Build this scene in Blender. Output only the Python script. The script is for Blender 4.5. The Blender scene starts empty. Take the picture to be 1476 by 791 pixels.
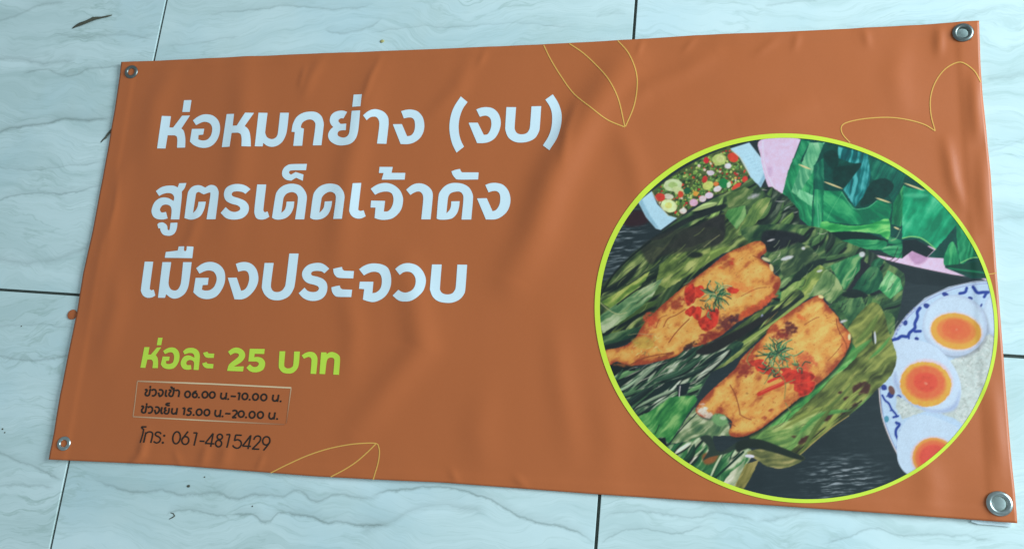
import bpy, math, random
import numpy as np
from mathutils import Matrix, Vector

random.seed(7)
rng = np.random.default_rng(11)
scene = bpy.context.scene
col = scene.collection

# ------------------------------------------------------------------ camera
ROT = np.array([[0.9788353929170541, -0.010754233197574363, 0.20436638676956828],
                [0.0584188237965468, 0.9717501425178473, -0.22866766615061934],
                [-0.19613392006265667, 0.23576684878259543, 0.9518116822228966]])
CAM = np.array([0.71453876, 0.01871032, 0.86165081])
FOC = 1199.8374                                    # in widths of the 1476 px photograph
cam = bpy.data.cameras.new('camera'); camo = bpy.data.objects.new('camera', cam); col.objects.link(camo)
m = Matrix.Identity(4)
for i in range(3):
    for j in range(3):
        m[i][j] = float(ROT[i, j])
    m[i][3] = float(CAM[i])
camo.matrix_world = m
cam.sensor_width = 36.0; cam.lens = FOC / 1476 * 36
cam.clip_start = 0.02; cam.clip_end = 60
scene.camera = camo

# ------------------------------------------------------------------ light of the place: cool daylight from openings on the right
w = bpy.data.worlds.new('World'); scene.world = w; w.use_nodes = True
bg = w.node_tree.nodes['Background']
bg.inputs[0].default_value = (0.59, 0.84, 0.99, 1); bg.inputs[1].default_value = 0.43


def area(name, loc, target, sx, sy, energy, color):
    l = bpy.data.lights.new(name, 'AREA'); l.shape = 'RECTANGLE'; l.size = sx; l.size_y = sy
    l.energy = energy; l.color = color
    o = bpy.data.objects.new(name, l); col.objects.link(o); o.location = loc
    o.rotation_euler = (Vector(target) - Vector(loc)).to_track_quat('-Z', 'Y').to_euler()
    return o


area('window_light', (3.1, 0.8, 1.25), (0.6, 0.25, 0), 1.5, 1.2, 136, (0.60, 0.845, 0.98))
area('near_side_light', (0.9, -3.2, 2.2), (0.5, 0.25, 0), 1.6, 1.2, 8, (0.60, 0.845, 0.98))  # weak broad area lamp on the near side
scene.view_settings.view_transform = 'Standard'; scene.view_settings.look = 'None'
scene.view_settings.exposure = 0.0; scene.view_settings.gamma = 1.0
scene.cycles.max_bounces = 6; scene.cycles.use_denoising = True

LC = np.array([0.64, 0.90, 1.08])     # light level on the middle of the banner, used to read print colours


def lin(c):
    c = np.asarray(c, float) / 255.0
    return np.where(c <= 0.04045, c / 12.92, ((c + 0.055) / 1.055) ** 2.4)


def alb(c, k=1.0):
    return np.clip(lin(c) / (LC * k), 0.003, 0.92)


# ------------------------------------------------------------------ plane coordinates of the print
BW, BH = 1.0094, 0.5


def plane(px, py):
    """points of the print, measured on the photograph, as metres on the banner"""
    px = np.asarray(px, float); py = np.asarray(py, float)
    d = np.stack([(px - 738) / FOC, -(py - 395.5) / FOC, -np.ones_like(px)], -1) @ ROT.T
    t = -CAM[2] / d[..., 2]
    return CAM[0] + t * d[..., 0], CAM[1] + t * d[..., 1]


def unplane(X, Y):
    v = np.stack([X - CAM[0], Y - CAM[1], np.full_like(X, -CAM[2])], -1) @ ROT
    return 738 + FOC * v[..., 0] / -v[..., 2], 395.5 - FOC * v[..., 1] / -v[..., 2]


# ------------------------------------------------------------------ the cloth's relief
def vnoise(x, y, seed=0):
    xi = np.floor(x).astype(np.int64); yi = np.floor(y).astype(np.int64)
    fx = x - xi; fy = y - yi
    fx = fx * fx * (3 - 2 * fx); fy = fy * fy * (3 - 2 * fy)

    def h(a, b):
        n = (a * 374761393 + b * 668265263 + seed * 974634777) & 0xFFFFFFFF
        n = ((n ^ (n >> 13)) * 1274126177) & 0xFFFFFFFF
        n = n ^ (n >> 16)
        return (n & 0xFFFF) / 65535.0
    return ((h(xi, yi) * (1 - fx) + h(xi + 1, yi) * fx) * (1 - fy) + (h(xi, yi + 1) * (1 - fx) + h(xi + 1, yi + 1) * fx) * fy)


def fbm(x, y, seed=0, o=4):
    s = 0; a = 0.5; t = 0
    for k in range(o):
        s = s + a * vnoise(x * 2 ** k, y * 2 ** k, seed + k * 17); t += a; a *= 0.5
    return s / t


# folds: crest line as seen in the photo, half width (m), height (m)
FOLDS = [
    ([(905, 88), (862, 150), (826, 205), (796, 265), (772, 335), (740, 400)], 0.022, 0.0056),
    ([(1030, 80), (985, 108), (935, 128), (900, 160)], 0.011, 0.0016),
    ([(890, 180), (915, 240), (925, 300)], 0.013, 0.0011),
    ([(545, 95), (522, 170), (505, 240), (494, 320), (486, 390)], 0.018, 0.0022),
    ([(465, 88), (450, 112), (440, 140)], 0.008, 0.0010),
    ([(350, 95), (352, 160), (345, 240), (330, 330)], 0.018, 0.0017),
    ([(250, 100), (225, 150), (215, 220)], 0.016, 0.0013),
    ([(680, 85), (660, 130), (620, 170)], 0.012, 0.0012),
    ([(585, 380), (600, 440), (608, 500), (560, 560), (515, 620)], 0.018, 0.0028),
    ([(500, 420), (512, 480), (505, 540)], 0.014, 0.0014),
    ([(800, 470), (806, 540), (818, 600), (826, 660)], 0.014, 0.0011),
    ([(868, 570), (880, 640), (870, 690)], 0.016, 0.0010),
    ([(700, 560), (690, 620), (700, 680)], 0.018, 0.0011),
    ([(290, 300), (278, 340), (262, 370)], 0.008, 0.0008),
    ([(180, 250), (150, 380), (135, 470)], 0.012, 0.0014),
    ([(168, 385), (170, 440), (150, 520)], 0.014, 0.0013),
    ([(212, 625), (205, 655), (190, 672)], 0.006, 0.0016),
    ([(330, 640), (322, 672)], 0.008, 0.0012), ([(300, 640), (292, 672)], 0.006, 0.0010),
    ([(1402, 110), (1404, 160), (1407, 200)], 0.007, 0.0018),
    ([(1362, 205), (1372, 262), (1386, 300)], 0.006, 0.0014),
    ([(1414, 225), (1416, 280), (1420, 330)], 0.007, 0.0013),
    ([(1352, 45), (1352, 80)], 0.005, 0.0012),
    ([(1330, 660), (1340, 700), (1332, 735)], 0.012, 0.0012),
    ([(1430, 560), (1434, 620), (1440, 680)], 0.007, 0.0011),
    ([(549, 86), (536, 112), (523, 150)], 0.0045, 0.0008), ([(441, 98), (433, 128)], 0.004, 0.0006), ([(926, 62), (919, 82)], 0.0035, 0.0006),
    ([(1001, 60), (985, 76)], 0.0035, 0.0006), ([(701, 76), (690, 97)], 0.0045, 0.0006), ([(1150, 52), (1144, 74)], 0.004, 0.0006), ([(1245, 47), (1251, 70)], 0.004, 0.0006),
    ([(252, 650), (263, 670)], 0.0035, 0.0006), ([(382, 655), (372, 678)], 0.0035, 0.0006), ([(742, 686), (760, 702)], 0.004, 0.0007), ([(650, 676), (661, 695)], 0.004, 0.0006),
    ([(173, 250), (168, 300), (157, 345)], 0.0045, 0.0008), ([(832, 150), (818, 190), (812, 235)], 0.006, 0.0010), ([(1120, 60), (1090, 80)], 0.005, 0.0007),
    ([(1180, 150), (1120, 170), (1060, 180)], 0.016, 0.0010),
    ([(1300, 60), (1290, 110), (1300, 170)], 0.013, 0.0010),
]
_F = []
for pts, hw, hh in FOLDS:
    a = np.array(pts, float)
    X, Y = plane(a[:, 0], a[:, 1])
    _F.append((X, Y, hw, hh))


def relief(X, Y):
    X = np.asarray(X, float); Y = np.asarray(Y, float)
    z = 0.0026 * fbm(X * 6 + Y * 1.5, Y * 2.6 + 4, 3, 3) + 0.0006 * fbm(X * 22, Y * 11, 9, 2) + 0.0016 * fbm(X * 11 + Y * 5, Y * 9, 41, 2) * np.clip((X - 0.5) * 4, 0.15, 1)
    for fx, fy, hw, hh in _F:
        best = np.full(X.shape, 9.0); tt = np.zeros(X.shape)
        n = len(fx) - 1
        L = np.r_[0, np.cumsum(np.hypot(np.diff(fx), np.diff(fy)))]
        for k in range(n):
            dx, dy = fx[k + 1] - fx[k], fy[k + 1] - fy[k]
            l2 = dx * dx + dy * dy
            t = np.clip(((X - fx[k]) * dx + (Y - fy[k]) * dy) / l2, 0, 1)
            d = np.hypot(X - fx[k] - t * dx, Y - fy[k] - t * dy)
            m_ = d < best
            best = np.where(m_, d, best)
            tt = np.where(m_, (L[k] + t * (L[k + 1] - L[k])) / L[-1], tt)
        f = np.sin(np.pi * np.clip(tt * 0.86 + 0.07, 0, 1)) ** 0.7
        z = z + 1.2 * hh * f * np.exp(-(best / hw) ** 2)
    # edge flutter and the doubled hem
    e = np.minimum(np.minimum(X, BW - X), np.minimum(Y, BH - Y))
    z = z + 0.0010 * np.exp(-np.clip(e, 0, 1) / 0.020) * fbm(X * 34, Y * 34, 21, 2)
    z = z + 0.0007 / (1 + np.exp((X - 0.021) / 0.0012)) + 0.0007 / (1 + np.exp((BW - 0.021 - X) / 0.0012))
    z = z + 0.0004 / (1 + np.exp((Y - 0.012) / 0.001)) + 0.0004 / (1 + np.exp((BH - 0.012 - Y) / 0.001))
    lift = np.exp(-np.clip(X, 0, 1) / 0.03) * 0.0008 + np.exp(-np.clip(BH - Y, 0, 1) / 0.02) * 0.0008
    for cx_, cy_ in ((0.99336, 0.48725), (0.99558, 0.01554)):
        lift = lift + 0.0022 * np.exp(-((X - cx_) ** 2 + (Y - cy_) ** 2) / 0.03 ** 2)
    return z + 0.0004 + lift


# ------------------------------------------------------------------ node helpers
def material(name):
    mt = bpy.data.materials.new(name); mt.use_nodes = True
    nt = mt.node_tree; b = nt.nodes['Principled BSDF']
    return mt, nt, b


def N(nt, t, **kw):
    n = nt.nodes.new(t)
    for k, v in kw.items():
        setattr(n, k, v)
    return n


def math_(nt, op, a, b=None, c=None, clamp=False):
    n = nt.nodes.new('ShaderNodeMath'); n.operation = op; n.use_clamp = clamp
    for i, v in enumerate((a, b, c)):
        if v is None: continue
        if isinstance(v, (int, float)): n.inputs[i].default_value = v
        else: nt.links.new(v, n.inputs[i])
    return n.outputs[0]


def mixc(nt, f, a, b, blend='MIX'):
    n = nt.nodes.new('ShaderNodeMix'); n.data_type = 'RGBA'; n.blend_type = blend
    for i, v in ((0, f), (6, a), (7, b)):
        if isinstance(v, (int, float)): n.inputs[i].default_value = v
        elif isinstance(v, (tuple, list, np.ndarray)): n.inputs[i].default_value = (*[float(q) for q in v[:3]], 1)
        else: nt.links.new(v, n.inputs[i])
    return n.outputs[2]


def noise(nt, vec, scale, detail=4, rough=0.5, dist=0.0):
    n = nt.nodes.new('ShaderNodeTexNoise'); n.inputs['Scale'].default_value = scale
    n.inputs['Detail'].default_value = detail; n.inputs['Roughness'].default_value = rough
    n.inputs['Distortion'].default_value = dist
    nt.links.new(vec, n.inputs['Vector'])
    return n.outputs[0]


def vinyl_surface(nt, b, rough=0.46, spec=0.42, bump=0.12):
    """weave and small dimples of printed vinyl"""
    g = N(nt, 'ShaderNodeTexCoord').outputs['Object']
    wv = noise(nt, g, 1500, 2, 0.6)
    big = noise(nt, g, 60, 5, 0.65)
    nt.links.new(math_(nt, 'MULTIPLY_ADD', noise(nt, g, 14, 4, 0.6), 0.16, rough - 0.08), b.inputs['Roughness'])
    b.inputs['Specular IOR Level'].default_value = spec
    bp = N(nt, 'ShaderNodeBump'); bp.inputs['Strength'].default_value = bump; bp.inputs['Distance'].default_value = 0.001
    h = math_(nt, 'ADD', math_(nt, 'MULTIPLY', wv, 0.22), math_(nt, 'MULTIPLY', big, 1.0))
    nt.links.new(h, bp.inputs['Height']); nt.links.new(bp.outputs[0], b.inputs['Normal'])
    return g


def ink(name, color, k=1.0, rough=0.46):
    mt, nt, b = material(name)
    g = vinyl_surface(nt, b, rough)
    a = alb(color, k)
    f = noise(nt, g, 900, 3, 0.7)
    nt.links.new(mixc(nt, f, a * 0.93, np.clip(a * 1.06, 0, 0.95)), b.inputs['Base Color'])
    return mt


M_VINYL = ink('orange_vinyl', (166, 97, 53))
M_WHITE = ink('white_ink', (197, 230, 248))
M_LIME = ink('lime_ink', (163, 203, 66), 0.84)
M_RING = ink('lime_border_ink', (194, 230, 66), 1.10)
M_BLACK = ink('black_ink', (34, 27, 20), 0.9)
M_GOLD = ink('gold_line_ink', (212, 165, 84), 1.0)
M_PALE = ink('pale_frame_ink', (176, 148, 122), 0.85)
mt, nt, b = material('white_vinyl_back'); b.inputs['Base Color'].default_value = (0.8, 0.82, 0.8, 1); b.inputs['Roughness'].default_value = 0.5
nt.links.new(mixc(nt, noise(nt, N(nt, 'ShaderNodeTexCoord').outputs['Object'], 200, 3), (0.74, 0.76, 0.74), (0.82, 0.84, 0.82)), b.inputs['Base Color'])
M_BACK = mt

# framing line that fades out toward its lower right corner, as printed
M_FRAME, nt, b = material('faded_frame_ink')
g = vinyl_surface(nt, b)
at = N(nt, 'ShaderNodeVertexColor'); at.layer_name = 'print'
nt.links.new(at.outputs[0], b.inputs['Base Color'])
M_PRINT, nt, b = material('photo_print')
g = vinyl_surface(nt, b, 0.44)
at = N(nt, 'ShaderNodeVertexColor'); at.layer_name = 'print'
f = noise(nt, g, 1400, 3, 0.7)
cc = mixc(nt, f, (0.93, 0.93, 0.93), (1.06, 1.06, 1.06))
nt.links.new(mixc(nt, 1.0, at.outputs[0], cc, 'MULTIPLY'), b.inputs['Base Color'])


def steel(name, c, rough):
    mt, nt, b = material(name)
    g = N(nt, 'ShaderNodeTexCoord').outputs['Object']
    b.inputs['Metallic'].default_value = 1.0
    f = noise(nt, g, 400, 4, 0.7)
    nt.links.new(mixc(nt, f, np.array(c) * 0.7, c), b.inputs['Base Color'])
    nt.links.new(math_(nt, 'MULTIPLY_ADD', f, 0.25, rough - 0.1), b.inputs['Roughness'])
    return mt


M_STEEL = steel('nickel_dark_reflection', (0.27, 0.27, 0.24), 0.38)  # metal colour darkened to stand in for reflections of a dark room
M_BRIGHT = steel('nickel_plate', (0.55, 0.55, 0.50), 0.30)  # lighter copy of the same nickel, for the lower eyelets

# ------------------------------------------------------------------ marble look of the tiles
VEINS = [  # measured course of the main veins: points, half width (m), darkness
    ([(0, 30), (32, 20), (63, 7), (95, 4)], 0.0040, 0.45),
    ([(76, 49), (126, 54), (177, 51), (222, 57)], 0.0030, 0.40),
    ([(0, 85), (38, 87), (79, 92), (110, 84)], 0.0065, 0.45),
    ([(28, 113), (57, 101), (95, 111), (126, 101), (180, 95)], 0.0030, 0.55),
    ([(0, 194), (32, 183), (63, 180), (95, 172), (126, 174), (166, 170)], 0.0045, 0.85),
    ([(0, 290), (30, 281), (80, 279), (115, 276), (150, 266)], 0.0025, 0.60),
    ([(0, 240), (40, 246), (90, 240), (152, 232)], 0.0020, 0.35),
    ([(0, 373), (50, 379), (95, 369), (138, 345)], 0.0075, 0.40),
    ([(0, 514), (40, 519), (105, 510)], 0.0028, 0.55),
    ([(0, 471), (50, 468), (110, 474)], 0.0022, 0.35),
    ([(0, 652), (30, 667), (70, 680), (92, 692)], 0.0030, 0.60),
    ([(0, 702), (40, 699), (82, 703)], 0.0030, 0.40),
    ([(132, 676), (165, 702), (210, 709), (243, 708), (275, 714), (314, 710), (340, 717), (366, 711), (405, 717), (431, 708), (460, 722), (487, 713), (519, 718), (556, 708)], 0.0034, 0.62),
    ([(326, 754), (360, 741), (382, 754), (405, 741), (454, 743), (477, 753), (520, 756), (566, 757)], 0.0030, 0.80),
    ([(243, 742), (262, 736), (288, 736), (330, 750)], 0.0024, 0.55),
    ([(536, 715), (595, 703), (650, 704), (694, 715), (723, 731), (767, 751), (811, 759), (858, 784)], 0.0026, 0.80),
    ([(520, 765), (569, 750), (602, 734), (650, 729), (700, 738)], 0.0070, 0.35),
    ([(868, 749), (902, 740), (942, 738), (997, 746), (1034, 740), (1090, 748)], 0.0022, 0.45),
    ([(866, 783), (891, 768), (924, 762), (972, 766), (1016, 758)], 0.0018, 0.50),
    ([(1180, 783), (1226, 771), (1264, 762), (1290, 769), (1355, 771), (1440, 781)], 0.0020, 0.45),
    ([(1090, 748), (1140, 742), (1180, 736), (1240, 744)], 0.0030, 0.35),
    ([(300, 24), (356, 15), (409, 9), (466, 13), (494, 14), (540, 7)], 0.0026, 0.45),
    ([(240, 68), (300, 60), (345, 52)], 0.0022, 0.30),
    ([(470, 43), (492, 47), (512, 47), (532, 40), (553, 27)], 0.0026, 0.40),
    ([(532, 46), (627, 39), (769, 36), (830, 44)], 0.0016, 0.35),
    ([(860, 26), (884, 20), (905, 22)], 0.0025, 0.25),
    ([(1100, 8), (1125, 6), (1180, 0)], 0.0024, 0.35),
    ([(1200, 38), (1330, 36), (1402, 22), (1440, 8)], 0.0030, 0.25),
    ([(1418, 112), (1450, 110), (1476, 106)], 0.0045, 0.32),
    ([(1420, 222), (1447, 214), (1476, 200)], 0.0026, 0.30),
    ([(1430, 316), (1476, 311)], 0.0050, 0.32),
]
M_TILE, nt, b = material('veined_marble_tile')
tc = N(nt, 'ShaderNodeTexCoord')
G = tc.outputs['Object']                      # its reference object is the floor, set below
TILE_TC = tc
oi = N(nt, 'ShaderNodeObjectInfo')
# per tile shift so that no two tiles carry the same figure
off = N(nt, 'ShaderNodeCombineXYZ')
nt.links.new(math_(nt, 'MULTIPLY', oi.outputs['Random'], 37.0), off.inputs[0])
nt.links.new(math_(nt, 'MULTIPLY', oi.outputs['Random'], 11.0), off.inputs[1])
va = N(nt, 'ShaderNodeVectorMath', operation='ADD'); nt.links.new(G, va.inputs[0]); nt.links.new(off.outputs[0], va.inputs[1])
P = va.outputs[0]
warp = N(nt, 'ShaderNodeTexNoise'); warp.inputs['Scale'].default_value = 5; warp.inputs['Detail'].default_value = 4; nt.links.new(P, warp.inputs['Vector'])
ws = N(nt, 'ShaderNodeVectorMath', operation='MULTIPLY_ADD'); nt.links.new(warp.outputs[1], ws.inputs[0]); ws.inputs[1].default_value = (0.05, 0.16, 0); nt.links.new(P, ws.inputs[2])
mp = N(nt, 'ShaderNodeMapping'); mp.inputs['Scale'].default_value = (2.2, 13, 1); nt.links.new(ws.outputs[0], mp.inputs['Vector'])
n1 = noise(nt, mp.outputs[0], 1.0, 7, 0.60)
mp2 = N(nt, 'ShaderNodeMapping'); mp2.inputs['Scale'].default_value = (3.2, 52, 1); nt.links.new(ws.outputs[0], mp2.inputs['Vector'])
n2 = noise(nt, mp2.outputs[0], 1.0, 6, 0.62)
cloud = noise(nt, P, 5.5, 5, 0.6)
# fine contour-like growth lines where the layered noise passes a level
ctr = math_(nt, 'ABSOLUTE', math_(nt, 'SUBTRACT', math_(nt, 'FRACT', math_(nt, 'MULTIPLY', n1, 11.0)), 0.5))
line = math_(nt, 'SUBTRACT', 1.0, math_(nt, 'MULTIPLY', ctr, 7.5), clamp=True)
gate = N(nt, 'ShaderNodeMapRange'); gate.inputs[1].default_value = 0.45; gate.inputs[2].default_value = 0.68; nt.links.new(noise(nt, P, 4.0, 4, 0.6), gate.inputs[0])
ctr2 = math_(nt, 'ABSOLUTE', math_(nt, 'SUBTRACT', math_(nt, 'FRACT', math_(nt, 'MULTIPLY', n2, 7.0)), 0.5))
line2 = math_(nt, 'SUBTRACT', 1.0, math_(nt, 'MULTIPLY', ctr2, 6.0), clamp=True)
line = math_(nt, 'ADD', math_(nt, 'MULTIPLY', line, gate.outputs[0]), math_(nt, 'MULTIPLY', line2, 0.35), clamp=True)
s1 = N(nt, 'ShaderNodeMapRange'); s1.inputs[1].default_value = 0.36; s1.inputs[2].default_value = 0.62; nt.links.new(n1, s1.inputs[0])
s2 = N(nt, 'ShaderNodeMapRange'); s2.inputs[1].default_value = 0.52; s2.inputs[2].default_value = 0.72; nt.links.new(n2, s2.inputs[0])
c = mixc(nt, s1.outputs[0], (0.64, 0.69, 0.63), (0.82, 0.84, 0.78))
c = mixc(nt, math_(nt, 'MULTIPLY', s2.outputs[0], 0.60), c, (0.56, 0.62, 0.56))
s3 = N(nt, 'ShaderNodeMapRange'); s3.inputs[1].default_value = 0.48; s3.inputs[2].default_value = 0.70; nt.links.new(cloud, s3.inputs[0])
c = mixc(nt, math_(nt, 'MULTIPLY', s3.outputs[0], 0.35), c, (0.57, 0.70, 0.72))
c = mixc(nt, math_(nt, 'MULTIPLY', line, 0.55), c, (0.40, 0.47, 0.39))
# traced veins
sep = N(nt, 'ShaderNodeSeparateXYZ'); nt.links.new(G, sep.inputs[0])
wn = noise(nt, G, 26, 4, 0.65); wn2 = noise(nt, G, 9, 3, 0.6)
wob = math_(nt, 'MULTIPLY_ADD', math_(nt, 'SUBTRACT', wn, 0.5), 0.014, sep.outputs[1])
X_ = math_(nt, 'MULTIPLY_ADD', math_(nt, 'SUBTRACT', wn2, 0.5), 0.02, sep.outputs[0])
tot = None
for pts, hw, dk in VEINS:
    hw *= 0.85
    a = np.array(pts, float); vx, vy = plane(a[:, 0], a[:, 1])
    o_ = np.argsort(vx); vx, vy = vx[o_], vy[o_]
    x0, x1, y0, y1 = vx[0], vx[-1], vy.min() - 0.002, vy.max() + 0.002
    fc = N(nt, 'ShaderNodeFloatCurve'); cu = fc.mapping.curves[0]
    fc.mapping.use_clip = True
    nx, ny = (vx - x0) / (x1 - x0), (vy - y0) / (y1 - y0)
    cu.points[0].location = (0, float(ny[0])); cu.points[-1].location = (1, float(ny[-1]))
    for q in range(1, len(nx) - 1):
        cu.points.new(float(nx[q]), float(ny[q]))
    fc.mapping.update()
    u = math_(nt, 'MULTIPLY_ADD', X_, 1 / (x1 - x0), -x0 / (x1 - x0))
    nt.links.new(math_(nt, 'ADD', u, 0.0, clamp=True), fc.inputs['Value'])
    yc = math_(nt, 'MULTIPLY_ADD', fc.outputs[0], y1 - y0, y0)
    sd_ = math_(nt, 'SUBTRACT', wob, yc)
    dy = math_(nt, 'ABSOLUTE', sd_)
    core = math_(nt, 'SUBTRACT', 1.0, math_(nt, 'MULTIPLY', dy, 1 / hw), clamp=True)
    core = math_(nt, 'MULTIPLY', core, 0.80)
    side = math_(nt, 'GREATER_THAN', sd_, 0.0)                # the stain bleeds away upward only
    halo = math_(nt, 'SUBTRACT', 1.0, math_(nt, 'MULTIPLY', dy, 1 / (hw * 5)), clamp=True)
    v = math_(nt, 'MULTIPLY_ADD', math_(nt, 'MULTIPLY', halo, side), 0.42, core)
    e_ = math_(nt, 'MULTIPLY', math_(nt, 'MULTIPLY', u, math_(nt, 'SUBTRACT', 1.0, u)), 14.0, clamp=True)
    if pts[0][0] <= 0 or pts[-1][0] >= 1470:      # runs on out of the picture
        e_ = math_(nt, 'MULTIPLY', u if pts[-1][0] >= 1470 else math_(nt, 'SUBTRACT', 1.0, u), 9.0, clamp=True)
    v = math_(nt, 'MULTIPLY', math_(nt, 'MULTIPLY', v, e_), dk * 0.75)
    tot = v if tot is None else math_(nt, 'ADD', tot, v)
tot = math_(nt, 'MULTIPLY', tot, math_(nt, 'MULTIPLY_ADD', wn, 1.5, 0.25), clamp=True)
c = mixc(nt, tot, c, (0.30, 0.33, 0.29))
nt.links.new(c, b.inputs['Base Color'])
nt.links.new(math_(nt, 'MULTIPLY_ADD', cloud, 0.20, 0.22), b.inputs['Roughness'])
b.inputs['Specular IOR Level'].default_value = 0.35

M_GROUT, nt, b = material('dark_grout')
g = N(nt, 'ShaderNodeTexCoord').outputs['Object']
f = noise(nt, g, 120, 5, 0.7)
nt.links.new(mixc(nt, f, (0.03, 0.034, 0.028), (0.12, 0.125, 0.10)), b.inputs['Base Color']); b.inputs['Roughness'].default_value = 0.9


# ------------------------------------------------------------------ object helpers
def link(name, me, mat, parent=None):
    o = bpy.data.objects.new(name, me); col.objects.link(o)
    if mat is not None and not me.materials: me.materials.append(mat)
    if parent: o.parent = parent
    return o


def tag(o, label=None, cat=None, group=None, kind=None):
    if label: o['label'] = label
    if cat: o['category'] = cat
    if group: o['group'] = group
    if kind: o['kind'] = kind
    return o


def mesh(name, V, F, smooth=True):
    me = bpy.data.meshes.new(name); me.from_pydata([tuple(map(float, v)) for v in V], [], [tuple(map(int, f)) for f in F]); me.update()
    if smooth: me.polygons.foreach_set('use_smooth', np.ones(len(me.polygons), bool))
    return me


def mesh_np(name, V, Q, smooth=True):
    """fast quad mesh from arrays"""
    me = bpy.data.meshes.new(name)
    me.vertices.add(len(V)); me.vertices.foreach_set('co', np.asarray(V, np.float32).ravel())
    me.loops.add(Q.size); me.loops.foreach_set('vertex_index', Q.astype(np.int32).ravel())
    me.polygons.add(len(Q)); me.polygons.foreach_set('loop_start', np.arange(len(Q), dtype=np.int32) * 4)
    me.update(calc_edges=True); me.validate()
    if smooth: me.polygons.foreach_set('use_smooth', np.ones(len(me.polygons), bool))
    return me


# ------------------------------------------------------------------ floor: grout bed and tiles
TS = 0.6
ANG = math.radians(-2.40)
ca, sa = math.cos(ANG), math.sin(ANG)
# a grid crossing behind the banner: meeting of the left upright joint and the level joint
ax = np.array(plane(np.array([240., 225, 97, 70]), np.array([0., 88, 665, 791])))
bx = np.array(plane(np.array([916., 911, 866, 860]), np.array([0., 58, 712, 791])))
hx = np.array(plane(np.array([0., 113, 1440, 1476]), np.array([417., 425, 512, 514])))


def rotc(p):  # into grid axes
    return p[0] * ca + p[1] * sa, -p[0] * sa + p[1] * ca


u0 = float(np.mean(rotc(ax)[0])); u1 = float(np.mean(rotc(bx)[0])); v0 = float(np.mean(rotc(hx)[1]))
TS = u1 - u0
bed = mesh('floor', [(-3, -3, -0.012), (4, -3, -0.012), (4, 3.5, -0.012), (-3, 3.5, -0.012), (-3, -3, -0.0028), (4, -3, -0.0028), (4, 3.5, -0.0028), (-3, 3.5, -0.0028)],
           [(3, 2, 1, 0), (4, 5, 6, 7), (0, 1, 5, 4), (1, 2, 6, 5), (2, 3, 7, 6), (3, 0, 4, 7)], False)
floor = tag(link('floor', bed, M_GROUT), kind='structure')
TILE_TC.object = floor
hg = 0.0017
tw = TS / 2 - hg


def ringv(r, z): return [(-r, -r, z), (r, -r, z), (r, r, z), (-r, r, z)]


tv = ringv(tw, -0.011) + ringv(tw, -0.0003) + ringv(tw - 0.0001, -0.0001) + ringv(tw - 0.0004, 0.0)
tf = [(12, 13, 14, 15)]
for k in range(3):
    for q in range(4):
        tf.append((k * 4 + q, k * 4 + (q + 1) % 4, k * 4 + 4 + (q + 1) % 4, k * 4 + 4 + q))
tile_me = mesh('tile', tv, tf, False)
for i in range(-3, 4):
    for j in range(-3, 4):
        gu, gv = u0 + (i + 0.5) * TS, v0 + (j + 0.5) * TS
        o = link('tile', tile_me, M_TILE, floor)
        o.location = (gu * ca - gv * sa, gu * sa + gv * ca, 0)
        o.rotation_euler = (0, 0, ANG)

# ------------------------------------------------------------------ banner
banner = bpy.data.objects.new('banner', None); col.objects.link(banner); banner.empty_display_size = 0.1
tag(banner, 'wide orange vinyl banner with Thai lettering and a round food photo, lying on marble tiles', 'banner')

GRO = [((192, 106), 0.0090, 0.0050, False), ((96, 639), 0.0083, 0.0044, False), ((1385, 52), 0.0102, 0.0060, True), ((1437, 725), 0.0112, 0.0066, True)]
GP = []
for (gx, gy), ro, ri, hole in GRO:
    X, Y = plane(np.array([float(gx)]), np.array([float(gy)])); GP.append((float(X[0]), float(Y[0]), ro, ri, hole))
# slightly uneven outline, measured
OUT = {'top': [(178, 92), (300, 86.5), (540, 76), (720, 69), (911, 60), (1000, 54), (1130, 49), (1408, 35)],
       'bottom': [(75, 662), (250, 670), (380, 680), (455, 686), (560, 691.5), (640, 695), (850, 711), (1000, 721), (1100, 727), (1300, 741), (1463, 753)],
       'left': [(178, 92), (168.5, 155), (157, 220), (136.5, 333), (123, 395), (113.5, 453), (103, 505), (90.5, 570), (82, 622), (75, 662)],
       'right': [(1408, 35), (1414, 140), (1425, 250), (1434, 385), (1444, 510), (1453, 630), (1463, 753)]}


def edge(nm, s, axis):
    a = np.array(OUT[nm], float); X, Y = plane(a[:, 0], a[:, 1])
    k, v = (X, Y) if axis == 0 else (Y, X)
    o_ = np.argsort(k); k, v = k[o_], v[o_]
    return np.interp(s, (k - k[0]) / (k[-1] - k[0]), v)


nxg, nyg = 440, 220
sx = np.linspace(0, 1, nxg + 1); sy = np.linspace(0, 1, nyg + 1)
SX, SY = np.meshgrid(sx, sy)
Xl = edge('left', SY, 1); Xr = edge('right', SY, 1); Yb = edge('bottom', SX, 0); Yt = edge('top', SX, 0)
XX = Xl * (1 - SX) + Xr * SX; YY = Yb * (1 - SY) + Yt * SY
# true round eyelet holes: pull vertices round each hole onto its rim
kill = np.zeros(XX.shape, bool)
for gx, gy, ro, ri, hole in GP:
    if not hole: continue
    d = np.hypot(XX - gx, YY - gy); kill |= d < ri + 0.0012
ZZ = relief(XX, YY)
idx = np.arange(XX.size).reshape(XX.shape)
q = np.stack([idx[:-1, :-1], idx[:-1, 1:], idx[1:, 1:], idx[1:, :-1]], -1)
keep = ~(kill[:-1, :-1] | kill[:-1, 1:] | kill[1:, 1:] | kill[1:, :-1])
Q = q[keep]
V = np.stack([XX.ravel(), YY.ravel(), ZZ.ravel()], -1)
me = mesh_np('vinyl_sheet', V, Q)
sheet = link('vinyl_sheet', me, M_VINYL, banner)
me.materials.append(M_BACK)
so = sheet.modifiers.new('thickness', 'SOLIDIFY'); so.thickness = 0.0006; so.offset = -1; so.material_offset = 1; so.material_offset_rim = 0

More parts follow.
